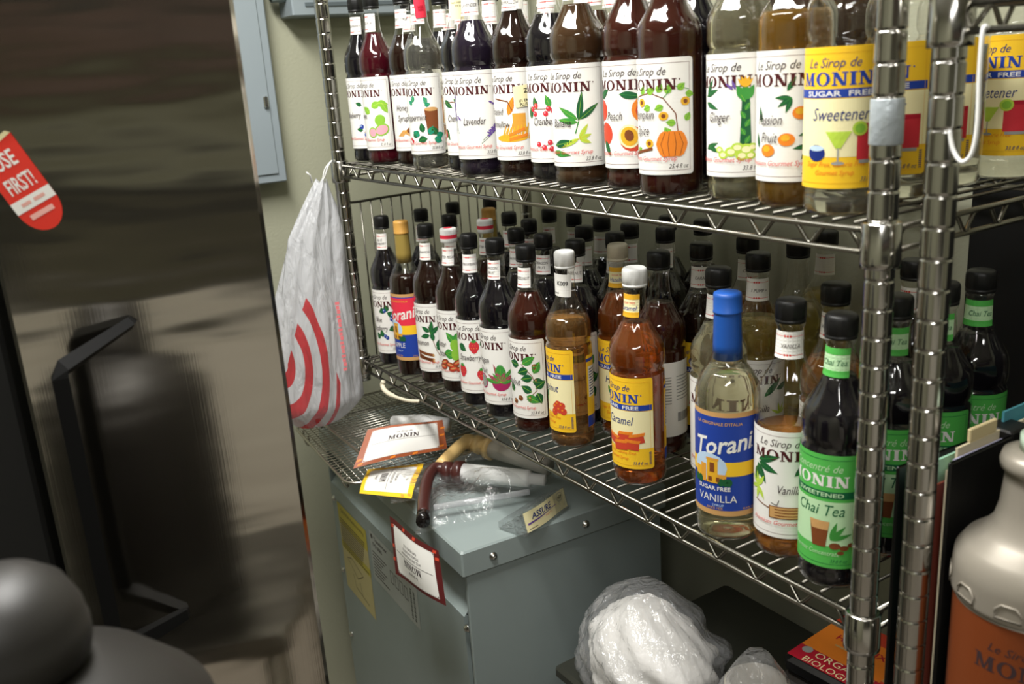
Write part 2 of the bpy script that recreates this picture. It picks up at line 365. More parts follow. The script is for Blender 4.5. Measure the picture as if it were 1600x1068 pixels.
def a_cranberry(p):
    for u, v, a in ((-14, 72, 100), (6, 74, 110), (10, 74, 50), (24, 78, 60), (32, 62, 120), (30, 40, 150), (20, 30, 20), (-24, 60, 90)): p.leaf(u, v, 16, 9, a, K['green'] if u > 0 else K['dgreen'], 2, K['lgreen'])
    p.line([(-20, 72), (10, 72), (30, 62), (34, 44), (20, 32), (-10, 24)], .8, K['brown'], 2)
    berries(p, [(-20, 72), (-14, 76), (-16, 66), (4, 72), (10, 69), (0, 66), (16, 68), (28, 58), (34, 60), (32, 50), (37, 52), (34, 42), (28, 34), (22, 38), (12, 28), (4, 30), (-4, 24), (6, 22), (-12, 28), (16, 24)], 3.4, 'straw', 'pink')
def a_banana(p):
    for u0, v0, a, l in ((12, 58, 82, 36), (13, 60, 38, 30), (11, 60, 146, 28), (11, 57, 172, 26)): p.leaf(u0, v0, l, 8, a, K['dgreen'] if l > 29 else K['green'], 2, K['lgreen'])
    p.line([(12, 58), (8, 44)], 1.2, K['green'], 2)
    for a, l in ((205, 26), (58, 20), (-24, 15), (18, 15)): p.leaf(12, 38, l, 6, a, K['lime'], 3, K['gold'])
    p.leaf(-22, 30, 30, 10, 10, K['dgreen'], 3, K['lgreen']); p.leaf(-26, 22, 28, 8, -8, K['green'], 3)
def a_peach(p):
    for u, v, a, l in ((-2, 88, -8, 26), (24, 84, 30, 20), (26, 82, -20, 22), (22, 52, -30, 26), (24, 50, -60, 18), (-34, 84, 30, 20), (-26, 36, -60, 20)): p.leaf(u, v, l, 9, a, K['dgreen'], 4, K['green'])
    p.ell(26, 70, 15, 15, K['orange'], 2); p.ell(28, 69, 12.5, 13, K['peach'], 3); p.ell(12, 38, 15, 14, K['peach'], 2); p.ell(8, 41, 12, 13.5, K['cream'], 3, 15); p.ell(8, 41, 9.5, 11, K['gold'], 4, 15); p.ell(8, 42, 5, 6.5, K['brown'], 5, 15)
    p.ell(-24, 44, 12, 13, K['peach'], 2); p.ell(-30, 70, 10, 12, K['peach'], 2)
def a_pumpkin(p):
    p.line([(-30, 66), (-20, 86), (0, 90), (14, 84), (26, 68), (28, 50)], 1, K['brown'], 2); p.line([(14, 84), (24, 96), (40, 92)], .8, K['green'], 2)
    for u, v, a in ((-24, 84, 150), (-12, 88, 70), (-4, 90, 20), (8, 90, 60), (18, 88, 80), (28, 92, 40), (36, 88, -10), (0, 76, 200), (14, 76, 200), (26, 58, 170), (36, 60, 60), (-34, 70, 100), (20, 46, 120), (-28, 30, 120), (-22, 28, 30)): p.leaf(u, v, 10, 8, a, K['lgreen'], 2, K['green'])
    for u, v in ((36, 80), (14, 66), (-12, 80), (-2, 38)): p.ell(u, v, 5, 4.5, K['gold'], 3); p.ell(u, v, 2.2, 2.2, K['brown'], 4)
    for k, rx in ((0, 16), (-7, 8), (7, 8), (0, 6)): p.ell(22 + k, 37, rx, 13.5, K['orange'], 3 + (rx < 16))
    for k in (-11, -4, 4, 11): p.line([(22 + k * .6, 49), (22 + k, 37), (22 + k * .7, 25)], .5, K['brown'], 5)
    p.poly([(-28, 25), (2, 31), (2, 34), (-28, 28)], K['brown'], 4)
def a_ginger(p):
    p.poly([(16, 36), (27, 36), (25, 84), (18, 84)], K['dgreen'], 2)
    for k in range(6): p.leaf(21, 38 + 8 * k, 9, 5, 60 + 60 * (k % 2), K['green'], 3, K['lgreen'])
    for a in (60, 90, 120): p.leaf(21, 80, 16, 9, a, K['green'], 3)
    for a in (50, 70, 90, 110, 130): p.leaf(21, 92, 11, 4, a, K['gold'], 4)
    for u, a in ((10, 140), (12, 110), (33, 60), (34, 30)): p.leaf(u, 90, 10, 3, a, K['purple'], 3)
    for u, v, r in ((22, 32, 7), (14, 34, 6), (28, 34, 5), (8, 30, 6), (0, 27, 5), (18, 26, 6), (-4, 32, 4), (26, 26, 5)): p.ell(u, v, r, r * .8, K['lime'], 3); p.ell(u, v, r * .6, r * .45, K['cream'], 4)
    for u, v, a in ((-24, 84, 20), (-24, 78, -20), (-22, 84, 60), (-22, 36, -20), (-24, 32, 20)): p.leaf(u, v, 20, 6, a, K['dgreen'], 2, K['green'])
def a_passion(p):
    for u, v, a in ((6, 88, 60), (10, 82, 180), (10, 82, 215), (10, 82, 250), (34, 60, 60), (34, 60, 110), (30, 52, 200), (30, 52, 230), (26, 38, 190), (26, 38, 240), (26, 38, 300), (-20, 60, 100), (-24, 36, 100), (36, 74, 90)): p.leaf(u, v, 15, 5, a, K['dgreen'], 2, K['green'])
    p.ell(32, 80, 8, 8, K['cream'], 2); p.ell(32, 80, 4, 4, K['purple'], 3)
    for u, v in ((18, 68), (6, 44), (36, 42), (-12, 34)): p.ell(u, v, 7.5, 6, K['orange'], 4); p.ell(u - 1, v + 1.5, 4, 3, K['gold'], 5)
def a_sweetener(p):
    p.rect(14, 36, 30, 60, K['straw'], 4); p.rect(14, 36, 56, 60, K['cherry'], 5); p.rect(16, 34, 27, 30, K['grey'], 4); p.ell(16, 56, 6, 6, K['lime'], 6); p.ell(16, 56, 4, 4, K['lgreen'], 7)
    p.poly([(-10, 54), (10, 54), (2, 40), (-2, 40)], K['lime'], 4); p.rect(-.6, .6, 28, 40, K['grey'], 4); p.ell(0, 27.5, 5, 1.4, K['grey'], 4); p.ell(-18, 36, 8, 7, K['navy'], 4); p.ell(-18, 40, 7, 2.4, K['sky'], 5)
def a_nut(p):
    berries(p, [(14, 42), (20, 38), (12, 34), (24, 44), (18, 46), (26, 36)], 5, 'peach', 'orange'); p.leaf(-6, 46, 16, 8, 120, K['green'], 3); p.leaf(-8, 52, 14, 8, 60, K['dgreen'], 3)
def a_caramel(p):
    for u, v, a in ((2, 34, 8), (16, 36, -6), (8, 46, 4), (22, 44, 10), (-10, 40, -10)):
        c, d = math.cos(math.radians(a)), math.sin(math.radians(a)); q = [(-9, -5), (9, -5), (9, 5), (-9, 5)]
        p.poly([(u + x * c - y * d, v + x * d + y * c) for x, y in q], K['peach'], 4); p.poly([(u + x * c - y * d, v + 4 + x * d + y * c) for x, y in [(-9, 0), (9, 0), (11, 4), (-7, 4)]], K['orange'], 5)
def a_blueraz(p):
    for u, v, a in ((10, 88, 200), (14, 84, 100), (28, 84, 40), (26, 76, 150), (30, 60, 60), (28, 54, 200), (34, 58, -20), (0, 36, 100), (-8, 32, 120)): p.leaf(u, v, 14, 12, a, K['dgreen'], 2, K['green'])
    berries(p, [(24, 76), (28, 72), (22, 70), (26, 66), (30, 66), (34, 42), (30, 38), (36, 36), (32, 33), (6, 38), (10, 35), (9, 86)], 3.8, 'berry', 'sky')
def a_cinnamon(p):
    p.line([(12, 86), (18, 64), (24, 44), (30, 32)], 1.1, K['brown'], 2)
    for u, v, a, l in ((16, 74, 80, 22), (16, 72, 40, 22), (14, 76, 150, 18), (14, 70, 190, 20), (24, 50, 45, 20), (20, 60, 100, 18), (24, 48, -10, 12)): p.leaf(u, v, l, 9, a, K['dgreen'], 3, K['green'])
    for v, a in ((38, -6), (33, -12), (28, -4)): p.poly([(-16, v), (18, v + a), (18, v + a + 5), (-16, v + 5)], K['brown'], 4); p.ell(18, v + a + 2.5, 1.6, 2.5, K['tan'], 5)
def a_pecan(p):
    for u, v, a, l in ((16, 70, 130, 24), (16, 70, 70, 20), (20, 68, 20, 18), (10, 56, 200, 18), (16, 56, 250, 16), (24, 50, -40, 20), (12, 46, 160, 20)): p.leaf(u, v, l, 13, a, K['green'], 2, K['lgreen'])
    p.ell(16, 66, 9, 10, K['lgreen'], 3); p.ell(18, 50, 10, 11, K['lgreen'], 3)
    for u, v, a in ((-8, 36, 20), (4, 32, -15), (18, 36, 25), (28, 32, -20), (10, 26, 10), (24, 25, 5), (-12, 28, 0)): p.ell(u, v, 10, 5, K['brown'], 4, a); p.ell(u, v, 7.5, 3, K['peach'], 5, a); p.ell(u, v + .6, 5, 1.3, K['tan'], 6, a)
def a_straw(p):
    for u, v, a in ((-26, 84, -30), (14, 84, 20), (20, 80, -20), (26, 84, -70), (28, 60, 120)): p.leaf(u, v, 18, 14, a, K['dgreen'], 2, K['green'])
    for u, v, r in ((4, 82, 9), (32, 54, 9), (30, 40, 12), (-22, 42, 9), (14, 36, 8)):
        p.ell(u, v, r, r * 1.05, K['straw'], 3); p.ell(u, v - r * .3, r * .7, r, K['straw'], 3)
        for a in (60, 90, 120, 30, 150): p.leaf(u, v + r * .7, r * .7, r * .3, a, K['green'], 4)
        for k in range(5): p.ell(u - r * .5 + k * r * .25, v - r * .3 + (k % 2) * r * .5, .6, .8, K['gold'], 5, n=6)
def a_dragon(p):
    p.ell(20, 40, 15, 13, K['mag'], 3)
    for k in range(9): p.leaf(20, 40, 20 + 6 * (k % 3), 7, 10 + 20 * k, K['mag'] if k % 2 else K['green'], 4, K['lgreen'])
    for k in range(5): p.leaf(12 + 4 * k, 54, 16, 4, 70 + 10 * k, K['green'], 5)
    p.ell(-14, 40, 11, 12, K['mag'], 3); p.ell(-14, 40, 9, 10, K['grey'], 4)
    for k in range(12): p.ell(-14 + 6 * math.cos(k * 2.4), 40 + 6.5 * math.sin(k * 2.4), .7, .7, K['black'], 5, n=6)
def a_hazel(p):
    p.line([(8, 88), (24, 70), (30, 48), (14, 34)], 1, K['brown'], 2)
    for u, v, a, l in ((4, 86, 170, 18), (10, 88, 30, 22), (18, 80, 200, 18), (26, 74, 60, 20), (24, 68, 190, 18), (28, 52, 30, 18), (22, 46, 150, 18), (30, 44, -70, 18), (14, 40, -30, 22), (-10, 44, 110, 14), (24, 62, -10, 18)): p.leaf(u, v, l, 13, a, K['dgreen'] if l < 19 else K['green'], 3, K['lgreen'])
    berries(p, [(28, 84), (20, 36), (30, 62), (4, 36), (-6, 30)], 4.2, 'brown', 'tan')
def a_vanilla(p):
    for u, v, a, l in ((-30, 88, 20, 26), (-30, 86, -20, 24), (-32, 84, -60, 24), (-32, 80, -100, 20), (8, 76, 45, 34), (24, 84, 10, 26)): p.leaf(u, v, l, 9, a, K['dgreen'], 2, K['green'])
    for a in (60, 100, 140, 200, 260, 300): p.leaf(-30, 58, 16, 5, a, K['lime'], 3)
    for a in (20, 60, 100, 150): p.leaf(30, 50, 16, 4, a, K['lime'], 3)
    p.line([(-34, 42), (-10, 36), (10, 40), (44, 44)], 1.2, K['brown'], 3); p.line([(-14, 44), (-8, 42), (-6, 48)], .7, K['dark'], 3)
    p.rect(-16, 32, 27, 41, K['brown'], 4); p.rect(-15, 31, 28, 40, K['tan'], 5)
    for v in (37, 33.6, 30.2): p.rect(-10, 26, v, v + 1, K['brown'], 6)
# ------------------------------------------------------------------ bottle shapes (metres)
PET = [(.001, .002), (.030, .0), (.0348, .0015), (.0374, .006), (.0379, .014), (.0377, .0185), (.0364, .0212), (.0375, .0245), (.0377, .027), (.0377, .158), (.0372, .1600), (.0354, .1625), (.0354, .1655), (.0374, .1690), (.038, .174), (.0380, .186), (.0374, .1925), (.0358, .1985), (.0330, .204), (.0292, .2095), (.0256, .2155), (.0222, .222), (.0190, .2295), (.0168, .2365), (.0161, .240), (.0155, .248), (.0147, .262), (.0143, .270), (.0158, .2725), (.0158, .2745), (.0143, .2755), (.0143, .280)]
GLASS = [(.001, .003), (.030, .0), (.0355, .0015), (.0377, .007), (.0379, .020), (.0379, .168), (.0380, .180), (.0372, .190), (.0340, .198), (.0285, .206), (.0240, .214), (.0205, .224), (.0180, .236), (.0165, .246), (.0153, .258), (.0146, .270), (.0158, .2725), (.0158, .2745), (.0143, .2755), (.0143, .280)]
TOR = [(.001, .003), (.030, .0), (.0355, .0015), (.0377, .007), (.0379, .020), (.0379, .176), (.0374, .186), (.0352, .195), (.0300, .205), (.0238, .213), (.0190, .222), (.0165, .233), (.0153, .245), (.0146, .262), (.0143, .280)]
def flute_pet(a, z, r):
    if .196 < z < .236: return (abs(math.sin(5 * a)) * 2.6 - 1.6) * .0010 * math.sin(PI * (z - .196) / .04)
    if .169 < z < .192: return -0.0007 * max(0, math.sin(4 * a)) * math.sin(PI * (z - .169) / .023)
    if z < .019 and z > .004: return -0.0006 * abs(math.sin(4 * a))
    return 0
def rad_at(prof):
    def fn(z):
        for (r0, z0), (r1, z1) in zip(prof[1:], prof[2:]):
            if z0 <= z <= z1: return r0 + (r1 - r0) * (z - z0) / max(1e-6, z1 - z0)
        return prof[-1][0]
    return fn
def fine(prof, step=.006):
    out = []
    for (r0, z0), (r1, z1) in zip(prof, prof[1:]):
        n = max(1, int(abs(z1 - z0) / step)) if .16 < z0 < .24 else 1
        for k in range(n): out.append((r0 + (r1 - r0) * k / n, z0 + (z1 - z0) * k / n))
    return out + [prof[-1]]
SHAPES = {'pet': (PET, flute_pet), 'glass': (GLASS, None), 'torani': (TOR, None)}
MESH = {}
def body_mesh(shape):
    k = 'body_' + shape
    if k not in MESH:
        prof, fl = SHAPES[shape]; o = G().lathe(fine(prof), 48, fl, True, False).obj('bottle_body', PETWALL); MESH[k] = o.data; bpy.data.objects.remove(o)
    return MESH[k]
def syrup_mesh(shape, level, mat):
    k = ('syrup', shape, level, mat.name)
    if k not in MESH:
        prof, fl = SHAPES[shape]; rf = rad_at(prof); P = [(max(.001, r - .0013), z + (.002 if z < .004 else 0)) for r, z in fine(prof) if z < level - .001] + [(rf(level) - .0013, level)]
        o = G().lathe(P, 40, fl).obj('syrup', mat); MESH[k] = o.data; bpy.data.objects.remove(o)
    return MESH[k]
def cap_mesh(kind):
    k = 'cap_' + kind
    if k in MESH: return MESH[k]
    g = G()
    if kind in ('black', 'white', 'beige'):
        rib = (lambda a, z, r: (.00025 * (1 if math.sin(36 * a) > 0 else -1)) if .281 < z < .297 and r > .015 else 0)
        g.lathe([(.0150, .2762), (.0166, .2764), (.0167, .2792), (.0161, .2797), (.0161, .2806), (.0167, .2812), (.0167, .2965), (.0160, .2998), (.0140, .3015), (.001, .3018)], 72, rib)
        o = g.obj('cap', {'black': BLACKCAP, 'white': WHITECAP, 'beige': pm('beige_cap_plastic', '#cfc6b0', .5)}[kind])
    elif kind == 'redwhite':
        g.lathe([(.0165, .2762), (.0175, .277), (.0175, .283), (.0175, .2835), (.0175, .290), (.0175, .2905), (.0175, .297), (.0165, .3005), (.010, .3015), (.0095, .3016), (.001, .3017)], 40)
        o = g.obj('cap', [WHITECAP, K['hotred']]); n = 40
        for i, p in enumerate(o.data.polygons):
            if 3 * n <= i < 4 * n or i >= 9 * n: p.material_index = 1
    else:
        g.lathe([(.0172, .222), (.0168, .240), (.0162, .262), (.0158, .2765), (.0158, .277), (.0168, .2775), (.0168, .2795), (.0164, .280), (.0164, .297), (.0158, .3005), (.013, .3018), (.001, .3018)], 48)
        cols = {'gold': ('#a8904a', '#c09045'), 'blue': ('#1c4f9f', '#1c4f9f')}[kind]
        o = g.obj('cap', [pm('sleeve_' + kind, cols[0], .4, .3 if kind == 'gold' else 0), pm('captop_' + kind, cols[1], .45)])
        for i, p in enumerate(o.data.polygons):
            if i >= 48 * 4: p.material_index = 1
    MESH[k] = o.data; bpy.data.objects.remove(o)
    return MESH[k]
def syr(name, col, trans=0.0, rough=0.08):
    return pm('syrup_' + name, col, rough, trans=trans, ior=1.36, spec=.4)
SY = dict(black=syr('black', (.006, .005, .007, 1)), cola=syr('cola', (.012, .0045, .003, 1)), wine=syr('wine', (.045, .003, .007, 1)), brown=syr('brown', (.024, .008, .003, 1)), redbrown=syr('redbrown', (.030, .006, .0035, 1)),
    green=syr('green', (.014, .016, .012, 1)), violet=syr('violet', (.012, .008, .016, 1)), umber=syr('umber', (.040, .020, .009, 1)),
    clear=syr('clear', (.93, .92, .82, 1), .96, .02), pale=syr('pale', (.86, .82, .55, 1), .93, .02), yellow=syr('yellow', (.80, .66, .20, 1), .88, .03), gold=syr('gold', (.66, .36, .05, 1), .88, .03), amber=syr('amber', (.66, .27, .05, 1), .86, .03), caramel=syr('caramel', (.50, .13, .022, 1), .82, .03), tea=syr('tea', (.55, .29, .09, 1), .88, .03))
def neck_label(text, style, shape='pet'):
    k = ('neck', text, style, shape)
    if k in MESH: return MESH[k]
    p = Print(); W = 20; base, line, ink = {'white': ('white', 'red', 'dark'), 'sf': ('cream', 'gold', 'blue'), 'chai': ('chail', 'chai', 'chaid')}[style]
    p.rect(-W, W, 0, 31, K[base], 0)
    if style == 'white':
        for v in (4.5, 26): p.line([(-W + 2, v), (-4, v)], .6, K['red'], 1); p.line([(4, v), (W - 2, v)], .6, K['red'], 1); [p.ell(u, v, 1.3, 1.3, K['red'], 1, n=8) for u in (-3, 0, 3)]
    else:
        p.rect(-W, W, 0, 7, K[line], 1); p.rect(-W, W, 24, 31, K[line], 1)
    if style == 'sf': p.text('SUGAR FREE', 4, 18, 4.2, K['red'], 2, sx=.9)
    ls = text.split('|')
    for i, t in enumerate(ls): p.text(t, 3, (12.5 if len(ls) == 1 else 16.5) - 7.5 * i - (3 if style == 'sf' else 0), 6.4 if style == 'white' else 9.0, K[ink], 2, shear=.25, sx=.85)
    o = p.build('neck_label', cyl_map(rad_at(SHAPES[shape][0]), .2365)); MESH[k] = o.data; bpy.data.objects.remove(o)
    return MESH[k]
LABELS = {}
def front_mesh(key):
    if key in LABELS: return LABELS[key]
    d = {
     'blueberry': lambda: label_white(['Blueberry'], a_blueberry, fu=-8, fv=58), 'guava': lambda: label_white(['Guava'], a_guava, fu=-18, fv=58), 'honey': lambda: label_white(['Honey', 'Syrup'], a_honey, fu=6, fv=70),
     'peppermint': lambda: label_white(['Peppermint'], a_peppermint, fu=-8, fv=56), 'cherry': lambda: label_white(['Cherry'], a_cherry, fu=0, fv=54), 'lavender': lambda: label_white(['Lavender'], a_lavender, fu=4, fv=52),
     'marshmallow': lambda: label_white(['Toasted', 'Marshmallow'], a_marshmallow, fu=-14, fv=66, fsz=11), 'cranberry': lambda: label_white(['Cranberry'], a_cranberry, fu=0, fv=52), 'banana': lambda: label_white(['Banana'], a_banana, fu=-10, fv=52),
     'peach': lambda: label_white(['Peach'], a_peach, fu=-10, fv=60), 'pumpkin': lambda: label_white(['Pumpkin', 'Spice'], a_pumpkin, '25.4 fl oz', fu=-12, fv=64), 'ginger': lambda: label_white(['Ginger'], a_ginger, fu=-6, fv=60),
     'passion': lambda: label_white(['Passion', 'Fruit'], a_passion, '25.4 fl oz', fu=-12, fv=58), 'sweetener': lambda: label_sf('Sweetener', a_sweetener), 'blueraz': lambda: label_white(['Blue', 'Raspberry'], a_blueraz, fu=-6, fv=66),
     'cinnamon': lambda: label_white(['Cinnamon'], a_cinnamon, fu=-8, fv=52), 'pecan': lambda: label_white(['Butter', 'Pecan'], a_pecan, '25.4 fl oz', fu=-14, fv=64), 'straw': lambda: label_white(['Strawberry'], a_straw, fu=-6, fv=60),
     'dragon': lambda: label_white(['Dragon', 'Fruit'], a_dragon, fu=-12, fv=72), 'hazel': lambda: label_white(['Hazelnut'], a_hazel, fu=-12, fv=56), 'nutsf': lambda: label_sf('Hazelnut', a_nut), 'carsf': lambda: label_sf('Caramel', a_caramel),
     'vanilla': lambda: label_white(['Vanilla'], a_vanilla, fu=4, fv=56), 'chai': label_chai}
    if key in ('apple', 'torvan'):
        p = label_torani('hotred', 'APPLE', False) if key == 'apple' else label_torani('blue', 'VANILLA', True); fn = cyl_map(rad_at(TOR), .034)
    else: p = d[key](); fn = cyl_map(rad_at(PET), .027)
    o = p.build('front_label', fn); LABELS[key] = o.data; bpy.data.objects.remove(o)
    return LABELS[key]
def back_mesh(kind):
    k = 'back_' + kind
    if k in LABELS: return LABELS[k]
    p = Print(); a, b = {'white': ('white', 'grey'), 'sf': ('yellow', 'navy')}[kind]
    p.rrect(80, 160, 4, 118, 3, K[a], 0)
    if kind == 'sf': p.rect(80, 160, 4.5, 22, K['blue'], 1); p.rect(80, 160, 108, 113, K['blue'], 1)
    p.rect(84, 116, 52, 100, K['white'], 1)
    for i in range(10): p.rect(86, 114, 55 + 4.4 * i, 56.6 + 4.4 * i, K[b], 2)
    for i in range(8): p.rect(122, 156, 60 + 5 * i, 61.4 + 5 * i, K[b], 2)
    for i in range(12): p.rect(124 + 2.4 * i, 125 + 2.4 * i + .6 * (i % 2), 26, 40, K['black'], 2)
    o = p.build('back_label', cyl_map(rad_at(PET), .027)); LABELS[k] = o.data; bpy.data.objects.remove(o)
    return LABELS[k]
def link(name, data, parent):
    o = bpy.data.objects.new(name, data); C.objects.link(o); o.parent = parent; return o
AISLE = (0.525, -0.741)
def bottle(pos, z, shape, sy, level, cap, front, neck, yaw, label, group, back=None, nstyle=None, tilt=0):
    x, y = pos; face = math.atan2(AISLE[1] - y, AISLE[0] - x) + math.radians(yaw)
    t = thing('syrup_bottle', label, 'bottle', (x, y, z), face + PI / 2, group); k_ = .87 if x < -.78 else .93 if x < -.53 else 1.0; t.scale = (k_, k_, 1)
    link('bottle_body', body_mesh(shape), t); link('syrup', syrup_mesh(shape, level, SY[sy]), t); link('cap', cap_mesh(cap), t)
    if front: link('front_label', front_mesh(front), t)
    if neck is not None: link('neck_label', neck_label(neck, nstyle or 'white', shape), t)
    if back: link('back_label', back_mesh(back), t)
    return t
# ================================================================== the room
def struct(name, x0, x1, y0, y1, z0, z1, mat):
    o = G().box(x0, x1, y0, y1, z0, z1).obj(name, mat, smooth=False); o['kind'] = 'structure'; return o
struct('floor', -1.7, 2.6, -2.6, 0.6, -0.1, 0.0, pm('quarry_tile', '#8a8278', 0.5, noise=(14, .25)))
struct('ceiling', -1.7, 2.6, -2.6, 0.6, 2.6, 2.7, pm('ceiling_tile', '#d9d8d0', 0.8))
struct('wall_left', -1.7, -1.6, -2.6, 0.6, 0, 2.6, WALL)
struct('wall_back', -1.6, 2.5, 0.5, 0.6, 0, 2.6, WALL)
struct('wall_right', 2.5, 2.6, -2.6, 0.6, 0, 2.6, WALL)
struct('wall_front', -1.6, 2.5, -2.6, -2.5, 0, 2.6, WALL)
for (cx, cy, lb) in ((-0.50, -0.52, 'white fluorescent ceiling fixture over the shelving aisle'), (1.25, -1.45, 'white fluorescent ceiling fixture near the added counter across the aisle')):
    t = thing('ceiling_light', lb, 'light', (cx, cy, 2.6), 0, 'ceiling light fixtures')
    hx, hy = (.61, .19) if cx < 0 else (.19, .61)
    G().box(-hx, hx, -hy, hy, -.045, 0).obj('fixture_tray', pm('fixture_white', '#e4e4e0', .5), t, smooth=False)
# fixtures added out of view across the aisle to band the steel door's reflection
t = thing('added_counter', 'pale counter added unseen across the aisle for the steel door to reflect', 'counter', (2.15, -1.2, 0))
G().box(-.28, .28, -1.1, 1.1, 0, .80, .01).obj('base', pm('added_counter_base', '#cfcac0', .45), t, smooth=False); G().box(-.3, .3, -1.12, 1.12, .80, .84, .005).obj('added_worktop', pm('added_counter_top', '#c9c4b8', .4), t, smooth=False)  # added counter, base kept pale to brighten the door's lower reflection
t = thing('added_dark_box', 'black box added unseen on the counter as a dark band in the door reflection', 'machine', (2.25, -1.35, .84))
G().box(-.2, .2, -.85, .85, 0, .5, .02).obj('body', pm('added_box_black', '#1b1a19', .4), t, smooth=False); G().box(-.22, -.19, -.5, .5, .12, .3, .005).obj('added_box_panel', CHROME, t, smooth=False)  # added dark box, reflected as the door's middle dark band
t = thing('added_hood', 'dark hood added unseen above the counter as a band in the door reflection', 'hood', (2.3, -1.3, 2.0)); G().box(-.2, .2, -1.1, 1.1, 0, .16, .01).obj('added_hood_shell', pm('added_hood_dark', '#26211e', .5), t, smooth=False); G().box(-.14, .14, -1.0, 1.0, -.012, 0, .003).obj('added_hood_filter', CHROME, t, smooth=False)  # added hood, a further dark band for the door to reflect
t = thing('added_cabinet', 'dark brown cabinet added unseen above the counter for the door reflection', 'cabinet', (2.35, -1.3, 1.66))
G().box(-.15, .15, -1.1, 1.1, 0, .24, .005).obj('body', pm('added_cabinet_brown', '#3a2a22', .5), t, smooth=False)  # added cabinet, reflected as the door's upper dark band
for yy in (-.55, .55): G().box(-.165, -.15, yy - .5, yy + .5, .01, .23, .003).obj('door', pm('added_cabinet_door', '#44322a', .5), t, smooth=False)
# ================================================================== wire shelving
def post_mesh(h):
    prof = [(.0138, 0)]; z = .014
    while z < h - .02:
        prof += [(.0138, z - .0030), (.0138, z - .0014), (.0128, z - .0007), (.0128, z + .0007), (.0138, z + .0014), (.0138, z + .0030)]; z += .0275
    return G().lathe(prof + [(.0138, h)], 20)
def zigzag(p0, p1, z0, z1, per, r=.0024):
    p0 = Vector(p0); p1 = Vector(p1); L = (p1 - p0).length; n = max(1, round(L / per)); d = (p1 - p0) / L; q = L / n; pts = []
    for i in range(n):
        b = i * q
        for f, z in ((0, z0 + .0015), (.05, z0 + .0035), (.23, z1 - .0035), (.28, z1 - .001), (.34, z1), (.66, z1), (.72, z1 - .001), (.77, z1 - .0035), (.95, z0 + .0035)):
            pts.append(p0 + d * (b + f * q) + Vector((0, 0, z)))
    return G().tube(pts, r, 7)
def shelving(label, x0, x1, y1, levels, h, ledge=None):
    t = thing('wire_shelving_unit', label, 'shelf')
    pmesh = None
    for (x, y) in ((x0, 0), (x1, 0), (x0, y1), (x1, y1)):
        if ledge and (x, y) == (x0, 0): post_mesh(h - ledge[0] + .052).obj('post', POST, t, loc=(x, y, ledge[0] - .052)); continue   # this post stops under the lower shelf, above the transformer
        if pmesh is None: o = post_mesh(h).obj('post', POST, t, loc=(x, y, 0)); pmesh = o
        else: part_copy(pmesh, 'post', t, (x, y, 0))
    e = .017
    for S in levels:
        g = G(); zt, zb = S - .0072, S - .0285
        for z, r in ((zt, .0032), (zb, .0030)):
            for a, b in (((x0 + e, 0), (x1 - e, 0)), ((x0 + e, y1), (x1 - e, y1)), ((x0, e), (x0, y1 - e)), ((x1, e), (x1, y1 - e))):
                g.tube([(a[0], a[1], z), (b[0], b[1], z)], r, 8)
        sh = g.obj('shelf', CHROME, t)
        for a, b in (((x0 + e, 0, 0), (x1 - e, 0, 0)), ((x0 + e, y1, 0), (x1 - e, y1, 0)), ((x0, e, 0), (x0, y1 - e, 0)), ((x1, e, 0), (x1, y1 - e, 0))):
            zigzag(a, b, zb, zt, .062).obj('truss_wire', CHROME, sh)
        n = int((x1 - x0 - .06) / .0245); wire = None
        for i in range(n + 1):
            x = x0 + .03 + i * (x1 - x0 - .06) / n
            if wire is None: wire = G().tube([(0, .001, 0), (0, y1 - .001, 0)], .0019, 6).obj('deck_wire', pm('dull_wire', '#6a675f', .38, 1.0), sh, loc=(x, 0, S - .0019))
            else: part_copy(wire, 'deck_wire', sh, (x, 0, S - .0019))
        st = None
        for f in (.33, .67):
            if st is None: st = G().tube([(x0 + .03, 0, 0), (x1 - .03, 0, 0)], .0026, 6).obj('stringer', CHROME, sh, loc=(0, y1 * f, S - .0065))
            else: part_copy(st, 'stringer', sh, (0, y1 * f, S - .0065))
        col = None
        for (x, y) in ((x0, 0), (x1, 0), (x0, y1), (x1, y1)):
            if col is None: col = G().lathe([(.0142, -.040), (.0185, -.040), (.0185, -.034), (.0178, .001), (.0166, .0025), (.0140, .0025)], 24).obj('collar', POST, sh, loc=(x, y, S))
            else: part_copy(col, 'collar', sh, (x, y, S))
    if ledge:
        S, top = ledge
        lo = G().tube(smooth_path([(x0, .012, S), (x0, .012, top - .02), (x0, .03, top), (x0, y1 - .03, top), (x0, y1 - .012, top - .02), (x0, y1 - .012, S)]), .0028, 8).obj('end_ledge', CHROME, t)
        wr = None
        for i in range(17):
            y = .035 + i * (y1 - .07) / 16
            if wr is None: wr = G().tube([(0, 0, S - .005), (0, 0, top)], .0017, 6).obj('ledge_wire', CHROME, lo, loc=(x0, y, 0))
            else: part_copy(wr, 'ledge_wire', lo, (x0, y, 0))
    return t
UP, LOW = 1.4405, 1.034
shelving('chrome wire shelving unit stacked with syrup bottles on two shelves', -1.24, 0.0, .44, (UP, LOW), 1.98, (LOW, 1.357))
shelving('chrome wire shelving unit beside the syrup bottles, holding the black binder', .0555, 1.27, .44, (1.632, .93), 1.98)
tag(G().tube([(0, 0, -.020), (0, 0, -.019), (0, 0, .019), (0, 0, .020)], [.0142, .0146, .0146, .0142], 20).obj('tape_wrap', pm('grey_tape', '#a8b0b4', .35, .3, bump=(60, .5, .004)), loc=(0, 0, 1.532)), 'silver tape wrapped round the chrome corner post', 'tape')
t = thing('wire_hook', 'white wire hook hanging from the neighbouring shelf rail', 'hook', (.088, -.004, 1.60))
